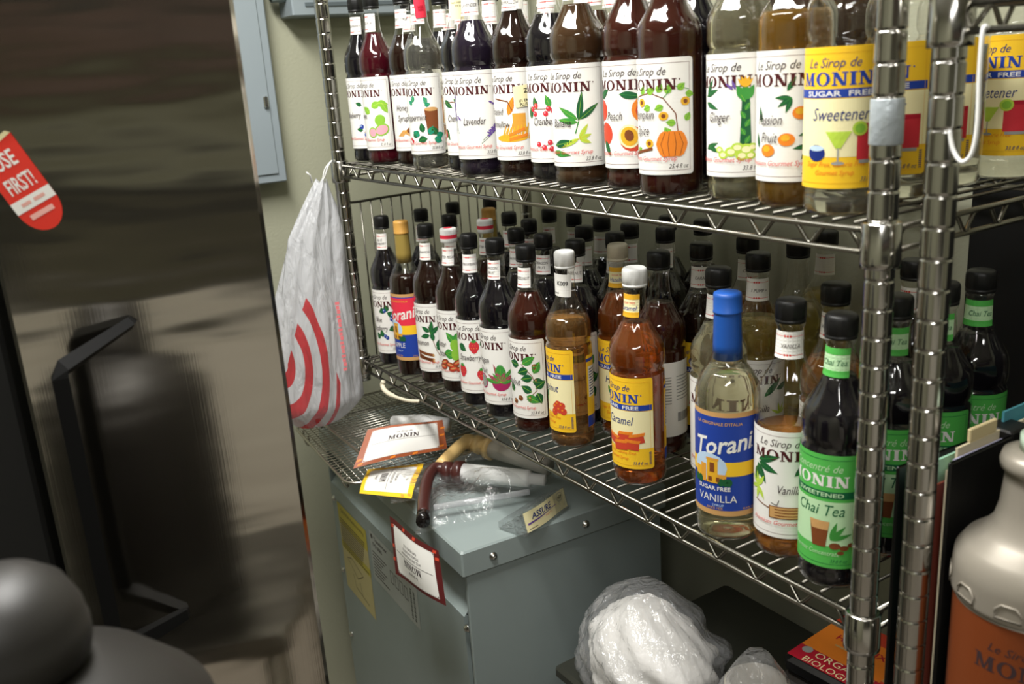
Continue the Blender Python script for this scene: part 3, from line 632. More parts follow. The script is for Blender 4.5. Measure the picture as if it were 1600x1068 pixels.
G().tube(smooth_path([(.0, .004, .004), (.0, -.002, .006), (.0, -.0045, 0), (.0, -.0045, -.03), (.001, -.004, -.07), (-.002, -.004, -.092), (-.010, -.004, -.099), (-.018, -.004, -.090), (-.023, -.004, -.074)]), .0019, 8).obj('hook_wire', WHITECAP, t)
# ================================================================== bottles
GU, GL = 'syrup bottles along the upper shelf', 'syrup bottles crowded on the lower shelf'
def B(pos, z, shape, sy, lv, cap, fr, nk, yaw, lab, back=None, ns=None): return bottle(pos, z, shape, sy, lv, cap, fr, nk, yaw, lab, GU if z == UP else GL, back, ns)
pos_u = {'blueberry': (-1.185, .045), 'guava': (-1.108, .04), 'honey': (-1.022, .058), 'peppermint': (-.918, .035), 'cherry': (-.826, .055), 'lavender': (-.743, .03), 'marshmallow': (-.662, .05), 'cranberry': (-.58, .055), 'banana': (-.5, .042), 'peach': (-.412, .06), 'pumpkin': (-.318, .036), 'ginger': (-.2287, .0601), 'passion': (-.1518, .0562), 'sweet1': (-.0764, .0407), 'sweet2': (-.091, .15), 'sweet3': (-.1, .25), 'sweet4': (-.08, .34)}
P = pos_u
B(P['blueberry'], UP, 'pet', 'black', .245, 'black', 'blueberry', 'BLUEBERRY', -46, 'dark syrup bottle with a blueberry label, at the end of the upper shelf')
B(P['guava'], UP, 'pet', 'wine', .235, 'black', 'guava', 'GUAVA', -54, 'red syrup bottle with a green guava label on the upper shelf')
B(P['honey'], UP, 'pet', 'cola', .226, 'black', 'honey', 'HONEY SYRUP', -44, 'dark syrup bottle with a honey jar label on the upper shelf')
B(P['peppermint'], UP, 'pet', 'clear', .214, 'black', 'peppermint', 'PEPPERMINT', -36, 'clear syrup bottle with a peppermint label and pink neck sticker')
B(P['cherry'], UP, 'pet', 'black', .222, 'black', 'cherry', 'CHERRY', -42, 'dark syrup bottle with a cherry label and cream neck sticker')
B(P['lavender'], UP, 'pet', 'violet', .230, 'black', 'lavender', 'LAVENDER', -26, 'dark violet syrup bottle with a lavender label')
B(P['marshmallow'], UP, 'pet', 'cola', .238, 'black', 'marshmallow', 'TOASTED|MARSHMALLOW', -47, 'brown syrup bottle with a toasted marshmallow label and price sticker')
B(P['cranberry'], UP, 'pet', 'black', .226, 'black', 'cranberry', 'CRANBERRY', -25, 'dark syrup bottle with a red cranberry label')
B(P['banana'], UP, 'pet', 'umber', .232, 'black', 'banana', 'BANANA', -33, 'light brown syrup bottle with a banana leaf label')
B(P['peach'], UP, 'pet', 'redbrown', .236, 'black', 'peach', 'PEACH', -31, 'brown syrup bottle with a halved peach label')
B(P['pumpkin'], UP, 'glass', 'redbrown', .246, 'black', 'pumpkin', 'PUMPKIN', -44, 'red-brown glass syrup bottle with a pumpkin label')
B(P['ginger'], UP, 'pet', 'pale', .246, 'black', 'ginger', 'GINGER', -38, 'pale syrup bottle with a ginger root label')
B(P['passion'], UP, 'glass', 'gold', .196, 'black', 'passion', 'PASSION', -28, 'golden glass syrup bottle with a passion fruit label')
B(P['sweet1'], UP, 'pet', 'clear', .15, 'white', 'sweetener', 'Sweetener', -16, 'clear sweetener bottle with a yellow label beside the passion fruit bottle', 'sf', 'sf')
for k, lb in (('sweet2', 'first yellow-labelled sweetener bottle behind the chrome corner post'), ('sweet3', 'second yellow-labelled sweetener bottle in the file behind the corner post'), ('sweet4', 'rearmost yellow-labelled sweetener bottle beside the upper shelf end')):
    B(P[k], UP, 'pet', 'clear', .15, 'white', 'sweetener', 'Sweetener', -44, lb, None, 'sf')
for (p, sy, nk, lb) in (((-1.05, .15), 'black', '', 'dark syrup bottle in the second row behind the guava bottle'), ((-.70, .14), 'cola', '', 'dark syrup bottle in the second row behind the lavender bottle'), ((-.47, .15), 'black', '', 'dark syrup bottle in the second row behind the banana bottle'),
        ((-.88, .15), 'cola', '', 'dark syrup bottle in the second row behind the peppermint bottle'), ((-.61, .16), 'brown', '', 'brown syrup bottle in the second row behind the marshmallow bottle')):
    B(p, UP, 'pet', sy, .23, 'black', 'blueberry', nk, -25, lb)
front = sorted((q[0], k) for k, q in pos_u.items() if q[1] < .1)
near = lambda x: {'sweet1': 'yellow sweetener', 'passion': 'passion fruit', 'pumpkin': 'pumpkin', 'marshmallow': 'toasted marshmallow'}.get(min(front, key=lambda q: abs(q[0] - x))[1], min(front, key=lambda q: abs(q[0] - x))[1])
done = {'guava', 'lavender', 'banana', 'peppermint', 'toasted marshmallow'}
for row, y, xs in (('second', .145, (-1.165, -.965, -.79, -.39, -.305, -.215)), ('third', .238, (-1.165, -1.09, -1.01, -.92, -.83, -.745, -.66, -.58, -.50, -.42, -.32, -.225))):  # rear rows added, mostly unseen, to shade the wall below the shelf
    for i, x in enumerate(xs):
        if row == 'third': y = .235 + .008 * (i % 2)
        B((x, y), UP, 'pet', ('black', 'cola', 'brown')[i % 3], .228, 'black', None, '', -25, 'added dark syrup bottle in the %s row behind the %s bottle, upper shelf' % (row, near(x)))
# lower shelf, front row
B((-1.155, .038), LOW, 'pet', 'black', .238, 'black', 'blueraz', 'BLUE|RASPBERRY', -46, 'dark syrup bottle with a blue raspberry label, beside the hanging bag')
B((-1.0621, .034), LOW, 'torani', 'cola', .20, 'gold', 'apple', None, -46, 'apple syrup bottle with a red and blue label and gold neck')
B((-.9859, .0449), LOW, 'pet', 'cola', .232, 'black', 'cinnamon', 'CINNAMON', -48, 'dark syrup bottle with a cinnamon stick label')
B((-.909, .0501), LOW, 'glass', 'cola', .232, 'redwhite', 'pecan', 'BUTTER PECAN', -44, 'dark glass syrup bottle with a pecan label and white and red cap')
B((-.825, .042), LOW, 'pet', 'black', .234, 'black', 'straw', 'STRAWBERRY', -24, 'dark syrup bottle with a strawberry label')
B((-.747, .045), LOW, 'pet', 'black', .236, 'black', 'dragon', 'DRAGON|FRUIT', -52, 'dark syrup bottle with a pink dragon fruit label in the front row')
B((-.66, .046), LOW, 'pet', 'redbrown', .228, 'black', 'hazel', 'HAZELNUT', -52, 'red-brown syrup bottle with a leafy hazelnut label in the front row')
B((-.572, .056), LOW, 'pet', 'tea', .205, 'white', 'nutsf', None, -78, 'amber sugar free hazelnut bottle with a coded white neck sticker', 'sf')
B((-.405, .048), LOW, 'pet', 'caramel', .226, 'white', 'carsf', 'Caramel', -55, 'orange sugar free caramel bottle with a yellow label and white cap', 'sf', 'sf')
B((-.22, .03), LOW, 'torani', 'pale', .21, 'blue', 'torvan', None, -17, 'pale vanilla syrup bottle with a blue label and blue neck')
B((-.1461, .0516), LOW, 'pet', 'amber', .150, 'black', 'vanilla', 'VANILLA', -10, 'half-full amber vanilla syrup bottle with a white orchid label')
B((-.07, .0397), LOW, 'pet', 'black', .236, 'black', 'chai', 'Chai Tea', -36, 'black tea concentrate bottle with a green label in front of the others', None, 'chai')
# lower shelf, rows behind
for (p, sy, cap, fr, nk, yaw, lb, bk, ns) in (
    ((-1.165, .132), 'black', 'black', 'straw', '', -30, 'dark syrup bottle in the second row behind the blue raspberry bottle', None, None), ((-1.045, .13), 'cola', 'black', 'straw', '', -30, 'dark syrup bottle in the second row behind the cinnamon bottle', None, None),
    ((-.9367, .1443), 'cola', 'redwhite', 'pecan', 'BUTTER PECAN', -36, 'dark syrup bottle with a white and red cap in the second row', None, None), ((-.80, .122), 'black', 'black', 'straw', 'STRAWBERRY', -36, 'dark syrup bottle in the second row behind the strawberry bottle', None, None),
    ((-.717, .12), 'black', 'black', 'dragon', 'DRAGON|FRUIT', -34, 'dragon fruit syrup bottle in the second row behind the leafy hazelnut bottle', None, None), ((-.63, .12), 'black', 'black', 'hazel', 'HAZELNUT', -34, 'dark hazelnut syrup bottle in the second row behind the coded amber bottle', None, None),
    ((-.551, .14), 'caramel', 'beige', 'nutsf', 'Hazelnut', -20, 'sugar free hazelnut bottle with a beige cap in the second row', None, 'sf'), ((-.46, .14), 'redbrown', 'black', None, None, -150, 'red-brown syrup bottle turned to show its back label, behind the caramel bottle', 'white', None),
    ((-.32, .117), 'pale', 'black', 'pecan', '', -14, 'pale yellow syrup bottle just behind the blue-necked bottle', None, None), ((-.158, .143), 'amber', 'black', 'vanilla', 'VANILLA', -36, 'amber vanilla bottle in the second row behind the half-full one', None, None),
    ((-.075, .14), 'black', 'black', 'chai', 'Chai Tea', -16, 'second green-labelled tea bottle in the file behind the corner post', None, 'chai'),
    ((-1.188, .22), 'black', 'black', None, '', -30, 'dark syrup bottle in the third row by the wire end ledge', None, None), ((-.9653, .2157), 'black', 'black', None, '', -30, 'dark syrup bottle in the third row behind the white and red cap', None, None),
    ((-.86, .19), 'cola', 'black', None, '', -30, 'dark syrup bottle in the third row behind the strawberry bottles', None, None), ((-.72, .207), 'black', 'black', None, '', -20, 'dark syrup bottle in the third row behind the dragon fruit bottles', None, None),
    ((-.63, .20), 'cola', 'black', None, '', -20, 'dark syrup bottle in the third row behind the two hazelnut bottles', None, None), ((-.458, .222), 'cola', 'black', 'carsf', 'CARAMEL', -4, 'dark caramel syrup bottle in the third row behind the turned bottle', None, None),
    ((-.345, .218), 'yellow', 'black', 'vanilla', '1 PUMP =', -6, 'yellow syrup bottle with a tilted white neck label in the third row', None, None), ((-.072, .222), 'black', 'black', 'chai', 'Chai Tea', -24, 'third green-labelled tea bottle in the file behind the corner post', None, 'chai'),
    ((-1.175, .304), 'black', 'black', None, '', -30, 'dark syrup bottle in the fourth row by the wire end ledge', None, None), ((-.93, .285), 'black', 'black', None, '', -30, 'dark syrup bottle in the fourth row behind the paired white and red caps', None, None),
    ((-.852, .285), 'cola', 'black', None, '', -20, 'dark syrup bottle in the fourth row behind the strawberry bottles', None, None), ((-.77, .285), 'black', 'black', None, '', -20, 'dark syrup bottle in the fourth row behind the dragon fruit bottles', None, None),
    ((-.5993, .2801), 'black', 'black', None, '', -20, 'dark syrup bottle in the fourth row behind the beige cap', None, None), ((-.6757, .2699), 'cola', 'black', None, '', -20, 'dark syrup bottle in the fourth row behind the two leafy hazelnut bottles', None, None),
    ((-.44, .30), 'amber', 'black', None, 'CARAMEL', 6, 'amber caramel syrup bottle in the fourth row against the wall', None, None), ((-.362, .32), 'yellow', 'black', None, None, -20, 'yellow syrup bottle without a neck label in the fourth row', None, None),
    ((-.165, .304), 'cola', 'black', None, '', -30, 'dark syrup bottle in the fourth row behind the amber vanilla bottles', None, None), ((-.075, .30), 'black', 'black', 'chai', 'Chai Tea', -4, 'rearmost green-labelled tea bottle beside the black binder', None, 'chai'),
    ((-.68, .36), 'black', 'black', None, '', -20, 'dark syrup bottle against the wall behind the leafy hazelnut bottles', None, None), ((-.60, .365), 'cola', 'black', None, '', -20, 'dark syrup bottle against the wall behind the beige cap', None, None),
    ((-.376, .40), 'yellow', 'black', None, '', -20, 'yellow syrup bottle with a neck label against the wall', None, None)):
    B(p, LOW, 'pet', sy, .226 if sy not in ('yellow', 'amber') else .21, cap, fr, nk, yaw, lb, bk, ns)
B((-1.045, .22), LOW, 'torani', 'cola', .20, 'gold', 'apple', None, -30, 'apple syrup bottle with a gold neck in the third row')
# stickers on bottles
def sticker(name, label, pos, z, yaw, zc, w, h, rf, draw, rot=0):
    x, y = pos; face = math.atan2(AISLE[1] - y, AISLE[0] - x) + math.radians(yaw)
    p = Print(); draw(p); c, d = math.cos(math.radians(rot)), math.sin(math.radians(rot))
    p.t = [(tuple((a * c - b * d, a * d + b * c) for a, b in tri), mt, l) for tri, mt, l in p.t]
    def fn(u, v, lay):
        r = rf * (.87 if pos[0] < -.78 else .93 if pos[0] < -.53 else 1) + .0014 + lay * .00012; a = u / 1000 / rf; return (r * math.sin(a), -r * math.cos(a), v / 1000)
    return tag(p.build(name, fn, loc=(x, y, z + zc), rot=(0, 0, face + PI / 2)), label, 'sticker')
def d_price(p): p.rrect(-13, 13, -15, 15, 2, K['cream'], 0); p.text('1/1 EA', 0, -8, 5.5, K['black'], 2, bold=True); p.text('PLUS', 0, -13.5, 5.5, K['black'], 2, bold=True); p.text('ZI', 7, 4, 9, K['black'], 2, bold=True)
sticker('price_sticker', 'cream price sticker stuck on the toasted marshmallow label', P['marshmallow'], UP, 12, .118, 0, 0, .0377, d_price, 6)
def d_cream(p): p.rect(-12, 12, -16, 14, K['cream'], 0); p.text('soyk 30/M', 0, 8, 4, K['black'], 2); p.text('XX 02', 3, 3, 4, K['black'], 2)
sticker('price_sticker', 'cream price sticker on the neck of the cherry bottle', P['cherry'], UP, -4, .252, 0, 0, .0163, d_cream)
def d_pink(p): p.rect(-11, 10, -16, 16, K['hotred'], 0); p.rect(-5, 5, -6, 3, K['cherry'], 1)
sticker('price_sticker', 'pink price sticker on the neck of the peppermint bottle', P['peppermint'], UP, 14, .262, 0, 0, .0158, d_pink, 4)
def d_code(p): p.rrect(-18, 14, -17, 17, 2, K['white'], 0); p.text('K009', 0, 0, 9.5, K['black'], 2, bold=True, sx=.85); p.text('ground', -12, -13, 4.5, K['black'], 2)
sticker('code_sticker', 'white sticker reading K009 on the neck of an amber bottle', (-.572, .056), LOW, -20, .252, 0, 0, .0160, d_code, -4)
# ================================================================== refrigerator, door on the aisle
STEEL = bpy.data.materials.new('brushed_steel'); STEEL.use_nodes = True; nt = STEEL.node_tree; b = nt.nodes['Principled BSDF']
b.inputs['Base Color'].default_value = srgb('#c6c1b8'); b.inputs['Metallic'].default_value = 1; b.inputs['Roughness'].default_value = .12
tc = nt.nodes.new('ShaderNodeTexCoord'); mp = nt.nodes.new('ShaderNodeMapping'); mp.inputs['Scale'].default_value = (1.2, 1.2, 5); nz = nt.nodes.new('ShaderNodeTexNoise'); nz.inputs['Scale'].default_value = 3.0; nz.inputs['Detail'].default_value = 2
mp2 = nt.nodes.new('ShaderNodeMapping'); mp2.inputs['Scale'].default_value = (700, 700, 6); n2 = nt.nodes.new('ShaderNodeTexNoise'); n2.inputs['Scale'].default_value = 1.0
mx = nt.nodes.new('ShaderNodeMath'); mx.operation = 'MULTIPLY_ADD'; mx.inputs[1].default_value = .015
bp = nt.nodes.new('ShaderNodeBump'); bp.inputs['Strength'].default_value = .5; bp.inputs['Distance'].default_value = .004
nt.links.new(tc.outputs['Object'], mp.inputs[0]); nt.links.new(mp.outputs[0], nz.inputs[0]); nt.links.new(tc.outputs['Object'], mp2.inputs[0]); nt.links.new(mp2.outputs[0], n2.inputs[0])
nt.links.new(n2.outputs[0], mx.inputs[0]); nt.links.new(nz.outputs[0], mx.inputs[2]); nt.links.new(mx.outputs[0], bp.inputs['Height']); nt.links.new(bp.outputs[0], b.inputs['Normal'])
RZ = math.radians(74.7)
fr = thing('refrigerator', 'tall stainless steel refrigerator with a black bar handle', 'refrigerator', (-.441, -.682, 0), RZ)
G().box(0, .2426, .0, .05, .12, 1.79, .004).obj('door', STEEL, fr, smooth=False)
G().box(.004, .238, .055, .36, .06, 1.80, .004).obj('cabinet_body', STEEL, fr, smooth=False)
G().box(.006, .236, .05, .055, .12, 1.78).obj('door_gasket', pm('gasket_black', '#0c0c0c', .6), fr, smooth=False)
G().box(.02, .22, .06, .35, 0, .06).obj('plinth', pm('gasket_black', '#0c0c0c', .6), fr, smooth=False)
flat(G().tube([(.106, .0, 1.388), (.104, -.004, 1.387), (.046, -.057, 1.366), (.043, -.059, 1.358), (.043, -.059, 1.08), (.046, -.057, 1.072), (.104, -.004, 1.066), (.106, .0, 1.066)], [.005, .0065, .009, .010, .010, .011, .0075, .005], 4).obj('handle', pm('handle_black', '#0b0b0b', .6, spec=.2), fr))
t = thing('black_cabinet', 'tall matt black cabinet standing against the steel refrigerator', 'cabinet', (-.441, -.682, 0), RZ)
G().box(-.52, -.012, .02, .36, .06, 1.79, .004).obj('body', pm('matt_black', '#0b0b0b', .6), t, smooth=False); G().box(-.50, -.03, .06, .35, 0, .06).obj('plinth', pm('matt_black', '#0b0b0b', .6), t, smooth=False)
# use-first tag stuck on the door
p = Print(); pts = [(-24, 52), (24, 62)]
for k in range(13): a = -PI * k / 12; pts.append((24 * math.cos(a), -18 + 30 * math.sin(a)))
RED = paper('tagred', '#d8392c')
for i in range(1, len(pts)): p._tri((0, 10), pts[i - 1], pts[i], RED, 0)
p._tri((0, 10), pts[-1], pts[0], RED, 0)
p.poly([(-24, 52), (24, 62), (20, 66), (-24, 60)], K['cream'], 1)
p.text('USE', 0, 31, 25, K['white'], 2, bold=True, sx=.62); p.text('FIRST!', 0, 3, 25, K['white'], 2, bold=True, sx=.5); p.rect(-24, 24, -18, -4, K['white'], 2); p.rect(-14, -3, -13, -9, paper('tagfade', '#e0a79c'), 3); p.rect(1, 14, -13, -9, paper('tagfade', '#e0a79c'), 3); p.rect(-14, 14, -30, -24, paper('tagpale', '#eab0a6'), 2)
ca, sa = math.cos(math.radians(25)), math.sin(math.radians(25))
def tagfn(u, v, lay):
    s = .80; U, V = u * s, v * s; return (.0385 + (U * ca - V * sa) / 1000, -.0012 - lay * .00015 - max(0, V - 40) ** 2 * 6e-6, 1.520 + (U * sa + V * ca) / 1000)
tag(p.build('warning_tag', tagfn, loc=(-.441, -.682, 0), rot=(0, 0, RZ)), 'red and white tag reading USE FIRST stuck on the steel refrigerator door', 'tag')
# ================================================================== foreground table and grey jug
t = thing('steel_table', 'small stainless steel table under the grey jug', 'table', (-.06, -.75, 0))
G().box(-.17, .17, -.22, .22, .87, .90, .004).obj('table_top', CHROME, t, smooth=False)
for x in (-.15, .15):
    for y in (-.2, .2): G().tube([(x, y, 0), (x, y, .87)], .015, 10).obj('leg', CHROME, t)
t = thing('grey_jug', 'dark grey plastic jug with a domed lid', 'jug', (-.0635, -.746, .90)); t.scale = (.86, .86, .975)
JG = pm('jug_grey', '#201e1b', .5)
G().lathe([(.10, 0), (.135, .004), (.14, .02), (.14, .29), (.132, .32), (.10, .350), (.06, .372), (.05, .375)], 48).obj('jug_body', JG, t)
G().lathe([(.046, .372), (.046, .378), (.055, .381), (.0575, .390), (.0575, .400), (.0565, .402), (.055, .412), (.047, .428), (.034, .438), (.018, .443), (.001, .444)], 48).obj('lid', JG, t)
# ================================================================== electrical gear on the left wall
t = thing('breaker_panel', 'grey-blue electrical panel mounted on the cream wall', 'electrical panel', (-1.6, 0, 1.383))
G().box(0, .05, -.46, .0, 0, .75, .003).obj('panel_box', pm('panel_grey', '#8d979c', .45), t, smooth=False)
G().box(.05, .054, -.44, -.02, .02, .73, .001).obj('panel_door', pm('panel_grey', '#8d979c', .45), t, smooth=False); G().box(.054, .062, -.034, -.024, .165, .19, .002).obj('latch', STEEL_SCREW, t, smooth=False)
t = thing('disconnect_box', 'grey vented electrical box high on the wall behind the shelf post', 'electrical box', (-1.6, .05, 1.735))
G().box(0, .08, 0, .34, 0, .3, .003).obj('box_body', pm('panel_grey', '#8d979c', .45), t, smooth=False)
lv = None
for k in range(6):
    g = G().box(.08, .083, .03, .31, .02 + .02 * k, .028 + .02 * k); g.obj('louver', pm('panel_dark', '#5c666a', .5), t, smooth=False)
G().tube([(.04, -.03, .05), (.04, .0, .05)], .018, 14).obj('conduit', GREY, t)
# ================================================================== transformer
T = thing('transformer', 'grey steel floor transformer under the lower shelf', 'transformer', (-.709, -.085, 0), math.radians(-3.5))
G().box(-.735, .004, -.004, .43, .782, .83, .003).obj('lid', GREY, T, smooth=False)
G().box(-.722, -.012, .075, .42, .04, .782).obj('core_housing', GREY, T, smooth=False)
G().box(-.012, -.004, .006, .42, .04, .782, .001).obj('side_panel', GREY, T, smooth=False)
G().box(-.730, -.722, .006, .42, .04, .782, .001).obj('side_panel', GREY, T, smooth=False)
g = G().box(-.722, -.03, .006, .014, .04, .688); g.add([(-.722, .008, .688), (-.03, .008, .688), (-.03, .074, .768), (-.722, .074, .768), (-.722, .008, .685), (-.03, .008, .685), (-.03, .074, .765), (-.722, .074, .765)], [(0, 1, 2, 3), (7, 6, 5, 4), (0, 4, 5, 1), (2, 6, 7, 3)])
g.obj('front_panel', GREY, T, smooth=False)
for x in (-.70, -.06): G().box(x, x + .03, .03, .40, 0, .04).obj('foot', GREY, T, smooth=False)
scr = None
def screw(loc, rot):
    global scr
    if scr is None: scr = G().lathe([(.0075, 0), (.0075, .0015), (.0052, .002), (.0048, .006), (.001, .0068)], 12).obj('screw', STEEL_SCREW, T, loc=loc, rot=rot)
    else: part_copy(scr, 'screw', T, loc, rot)
for y, z in ((.055, .806), (.245, .806)): screw((.004, y, z), (0, PI / 2, 0))
for x, z in ((-.018, .672), (-.71, .65), (-.71, .46), (-.71, .28)): screw((x, .006, z), (PI / 2, 0, 0))
def panel_fn(x0, z0, sk=0.0):
    return lambda u, v, lay: (x0 + u / 1000, .0055 - lay * .00015, z0 + v / 1000 + u / 1000 * sk)
p = Print(); W, H = 185, 225; p.rect(0, W, 0, H, paper('caution', '#b9ae7c'), 0); p.rect(0, W, 172, H, paper('dullyellow', '#b3a63e'), 1); p.rect(0, W, 108, 128, paper('dullyellow', '#b3a63e'), 1); p.text('CAUTION: Verify mounting', W / 2, 205, 13, K['dark'], 2)
for i in range(12): p.rect(8, W - 10 - (i * 37) % 40, 112 + 6.6 * i, 114.6 + 6.6 * i, K['dark'], 2)
for a, b_ in (((30, 90), (90, 60)), ((30, 90), (60, 100)), ((90, 60), (130, 84)), ((60, 100), (130, 84)), ((70, 30), (150, 20)), ((60, 60), (70, 30)), ((100, 56), (110, 26))): p.line([a, b_], 1.5, K['dark'], 2)
p.build('caution_sticker', panel_fn(-.693, .425), T)
p = Print(); W, H = 245, 120; p.rrect(0, W, 0, H, 4, paper('plate', '#a3a8a4'), 0); p.ell(12, 108, 6, 6, K['dark'], 1); p.text('Transformer', 60, 102, 14, K['dark'], 1, bold=True); p.text('TP3180B5', 40, 86, 13, K['dark'], 1, bold=True)
for i in range(8): p.rect(8, 90 - (i * 29) % 40, 14 + 8 * i, 16.5 + 8 * i, K['dark'], 1)
for i in range(4): p.frame(105 + 24 * i, 122 + 24 * i, 40, 70, 2, K['dark'], 1)
for i in range(14): p.rect(206, 214, 10 + 5 * i, 12 + 5 * i + i % 2, K['black'], 1); p.rect(222, 230, 10 + 5 * i, 12 + 5 * i + (i + 1) % 2, K['black'], 1)
p.build('rating_plate', panel_fn(-.485, .545), T)
# ================================================================== wire racks on the transformer
def rack(label, x0, x1, y0, y1, z, rz):
    t = thing('cooling_rack', label, 'rack', (x0, y0, z), rz, 'wire cooling racks'); W, D = x1 - x0, y1 - y0; r = .03
    pts = []
    for cx, cy, a0 in ((W - r, r, -90), (W - r, D - r, 0), (r, D - r, 90), (r, r, 180)):
        for k in range(6): a = math.radians(a0 + 18 * k); pts.append((cx + r * math.cos(a), cy + r * math.sin(a), 0))
    G().tube(pts, .0028, 8, True).obj('rim', pm('rack_wire', '#b5b1a6', .3, 1.0), t)
    g = G(); n = int(W / .0135)
    for i in range(1, n): x = W * i / n; g.tube([(x, .002, .0015), (x, D - .002, .0015)], .0011, 5)
    n = int(D / .0135)
    for i in range(1, n): y = D * i / n; g.tube([(.002, y, -.0005), (W - .002, y, -.0005)], .0011, 5)
    o = g.obj('grid_wires', pm('rack_wire', '#b5b1a6', .3, 1.0), t); o['kind'] = 'stuff'
    for x, y in ((.06, .01), (W - .06, .01), (.06, D - .01), (W - .06, D - .01)): G().tube(smooth_path([(x - .02, y, 0), (x - .018, y, -.02), (x, y, -.026), (x + .018, y, -.02), (x + .02, y, 0)], 3), .002, 6).obj('foot', CHROME, t)
rack('lower wire cooling rack lying on the transformer lid', -1.40, -1.02, -.115, .20, .8585, math.radians(-5))
rack('upper wire cooling rack stacked under the hanging bag', -1.41, -1.04, -.08, .22, .888, math.radians(-2))
# ================================================================== shopping bag hung from the shelf corner
BAG = bpy.data.materials.new('bag_plastic'); BAG.use_nodes = True; nt = BAG.node_tree; nt.nodes.clear()
out = nt.nodes.new('ShaderNodeOutputMaterial'); pr = nt.nodes.new('ShaderNodeBsdfPrincipled'); tl = nt.nodes.new('ShaderNodeBsdfTranslucent'); m1 = nt.nodes.new('ShaderNodeMixShader'); m1.inputs[0].default_value = .28
tr = nt.nodes.new('ShaderNodeBsdfTransparent'); m2 = nt.nodes.new('ShaderNodeMixShader'); m2.inputs[0].default_value = .80
pr.inputs['Roughness'].default_value = .32
tc = nt.nodes.new('ShaderNodeTexCoord'); sx = nt.nodes.new('ShaderNodeSeparateXYZ'); nt.links.new(tc.outputs['Object'], sx.inputs[0])
def mnode(op, a, b=None):
    n = nt.nodes.new('ShaderNodeMath'); n.operation = op
    for i, q in enumerate((a, b)):
        if q is None: continue
        if isinstance(q, (int, float)): n.inputs[i].default_value = q
        else: nt.links.new(q, n.inputs[i])
    return n.outputs[0]
dy = mnode('SUBTRACT', sx.outputs[1], -.078); dz = mnode('SUBTRACT', sx.outputs[2], .165)
rr = mnode('SQRT', mnode('ADD', mnode('MULTIPLY', mnode('MULTIPLY', dy, dy), 4.5), mnode('MULTIPLY', dz, dz)))
ring = mnode('LESS_THAN', mnode('ABSOLUTE', mnode('SUBTRACT', mnode('FRACT', mnode('MULTIPLY', rr, 15.0)), .5)), .24)
msk = mnode('MULTIPLY', mnode('LESS_THAN', rr, .235), mnode('LESS_THAN', mnode('ADD', sx.outputs[1], mnode('MULTIPLY', sx.outputs[2], .22)), .052))
msk = mnode('MULTIPLY', msk, mnode('GREATER_THAN', sx.outputs[0], -.02))
msk = mnode('MULTIPLY', msk, mnode('GREATER_THAN', mnode('SUBTRACT', sx.outputs[1], mnode('MULTIPLY', sx.outputs[2], .41)), -.137))
fac = mnode('MULTIPLY', ring, msk)
mc = nt.nodes.new('ShaderNodeMix'); mc.data_type = 'RGBA'; mc.inputs[6].default_value = srgb('#d8d9dc'); mc.inputs[7].default_value = srgb('#cf2330'); nt.links.new(fac, mc.inputs[0])
nt.links.new(mc.outputs[2], pr.inputs['Base Color']); nt.links.new(mc.outputs[2], tl.inputs[0])
mpb = nt.nodes.new('ShaderNodeMapping'); mpb.inputs['Scale'].default_value = (1, 1, .22); nb_ = nt.nodes.new('ShaderNodeTexNoise'); nb_.inputs['Scale'].default_value = 55; nb_.inputs['Detail'].default_value = 4; nb_.inputs['Distortion'].default_value = .8
bb = nt.nodes.new('ShaderNodeBump'); bb.inputs['Strength'].default_value = .8; bb.inputs['Distance'].default_value = .012
nt.links.new(tc.outputs['Object'], mpb.inputs[0]); nt.links.new(mpb.outputs[0], nb_.inputs[0]); nt.links.new(nb_.outputs[0], bb.inputs['Height']); nt.links.new(bb.outputs[0], pr.inputs['Normal'])
nt.links.new(pr.outputs[0], m1.inputs[1]); nt.links.new(tl.outputs[0], m1.inputs[2]); nt.links.new(tr.outputs[0], m2.inputs[1]); nt.links.new(m1.outputs[0], m2.inputs[2]); nt.links.new(m2.outputs[0], out.inputs[0])
bg = thing('shopping_bag', 'white plastic shopping bag with red bullseye print hung from the shelf corner', 'bag', (-1.276, -.094, .892))
V = []; F = []; n = 72; rows = 44; rnd = random.Random(3)
ph = [rnd.uniform(0, 6.28) for _ in range(8)]
for k in range(rows + 1):
    t_ = k / rows; z = .515 * t_
    ry = (.098 * min(1, (t_ * 9) ** .5) * (1 - .55 * max(0, t_ - .35) / .65 - .36 * max(0, t_ - .8) / .2)); rx = (.070 * min(1, (t_ * 9) ** .5) * (1 - .72 * t_))
    if t_ == 0: ry *= 1; rx *= 1
    cy = -.005 + .062 * t_ ** 1.5; cx = .015 * t_
    for i in range(n):
        a = 2 * PI * i / n; fold = (.06 + .14 * t_) * (math.sin(7 * a + ph[0] + 3 * t_) * .45 + math.sin(13 * a + ph[1] - 5 * t_) * .3 + math.sin(23 * a + ph[2]) * .22) + .05 * math.sin(9 * t_ + 3 * a + ph[3])
        V.append((cx + rx * (1 + fold) * math.cos(a) + .004, cy + ry * (1 + fold) * math.sin(a), z + .004 * math.sin(5 * a + ph[4]) * min(1, t_ * 5)))
for k in range(rows):
    for i in range(n):
        j = (i + 1) % n; F.append((k * n + i, k * n + j, k * n + n + j, k * n + n + i))
F.append(tuple(range(n - 1, -1, -1)))
mobj('bag_body', V, F, BAG, bg)
G().tube(smooth_path([(.018, .058, .50), (.024, .066, .535), (.036, .078, .552), (.046, .066, .545), (.040, .056, .52), (.02, .05, .505)]), .0016, 6).obj('handle_string', WHITECAP, bg)
G().tube([(.015, .04, .512), (.02, .036, .528), (.022, .028, .535)], .0016, 6).obj('handle_knot', WHITECAP, bg)
V = []; F = []
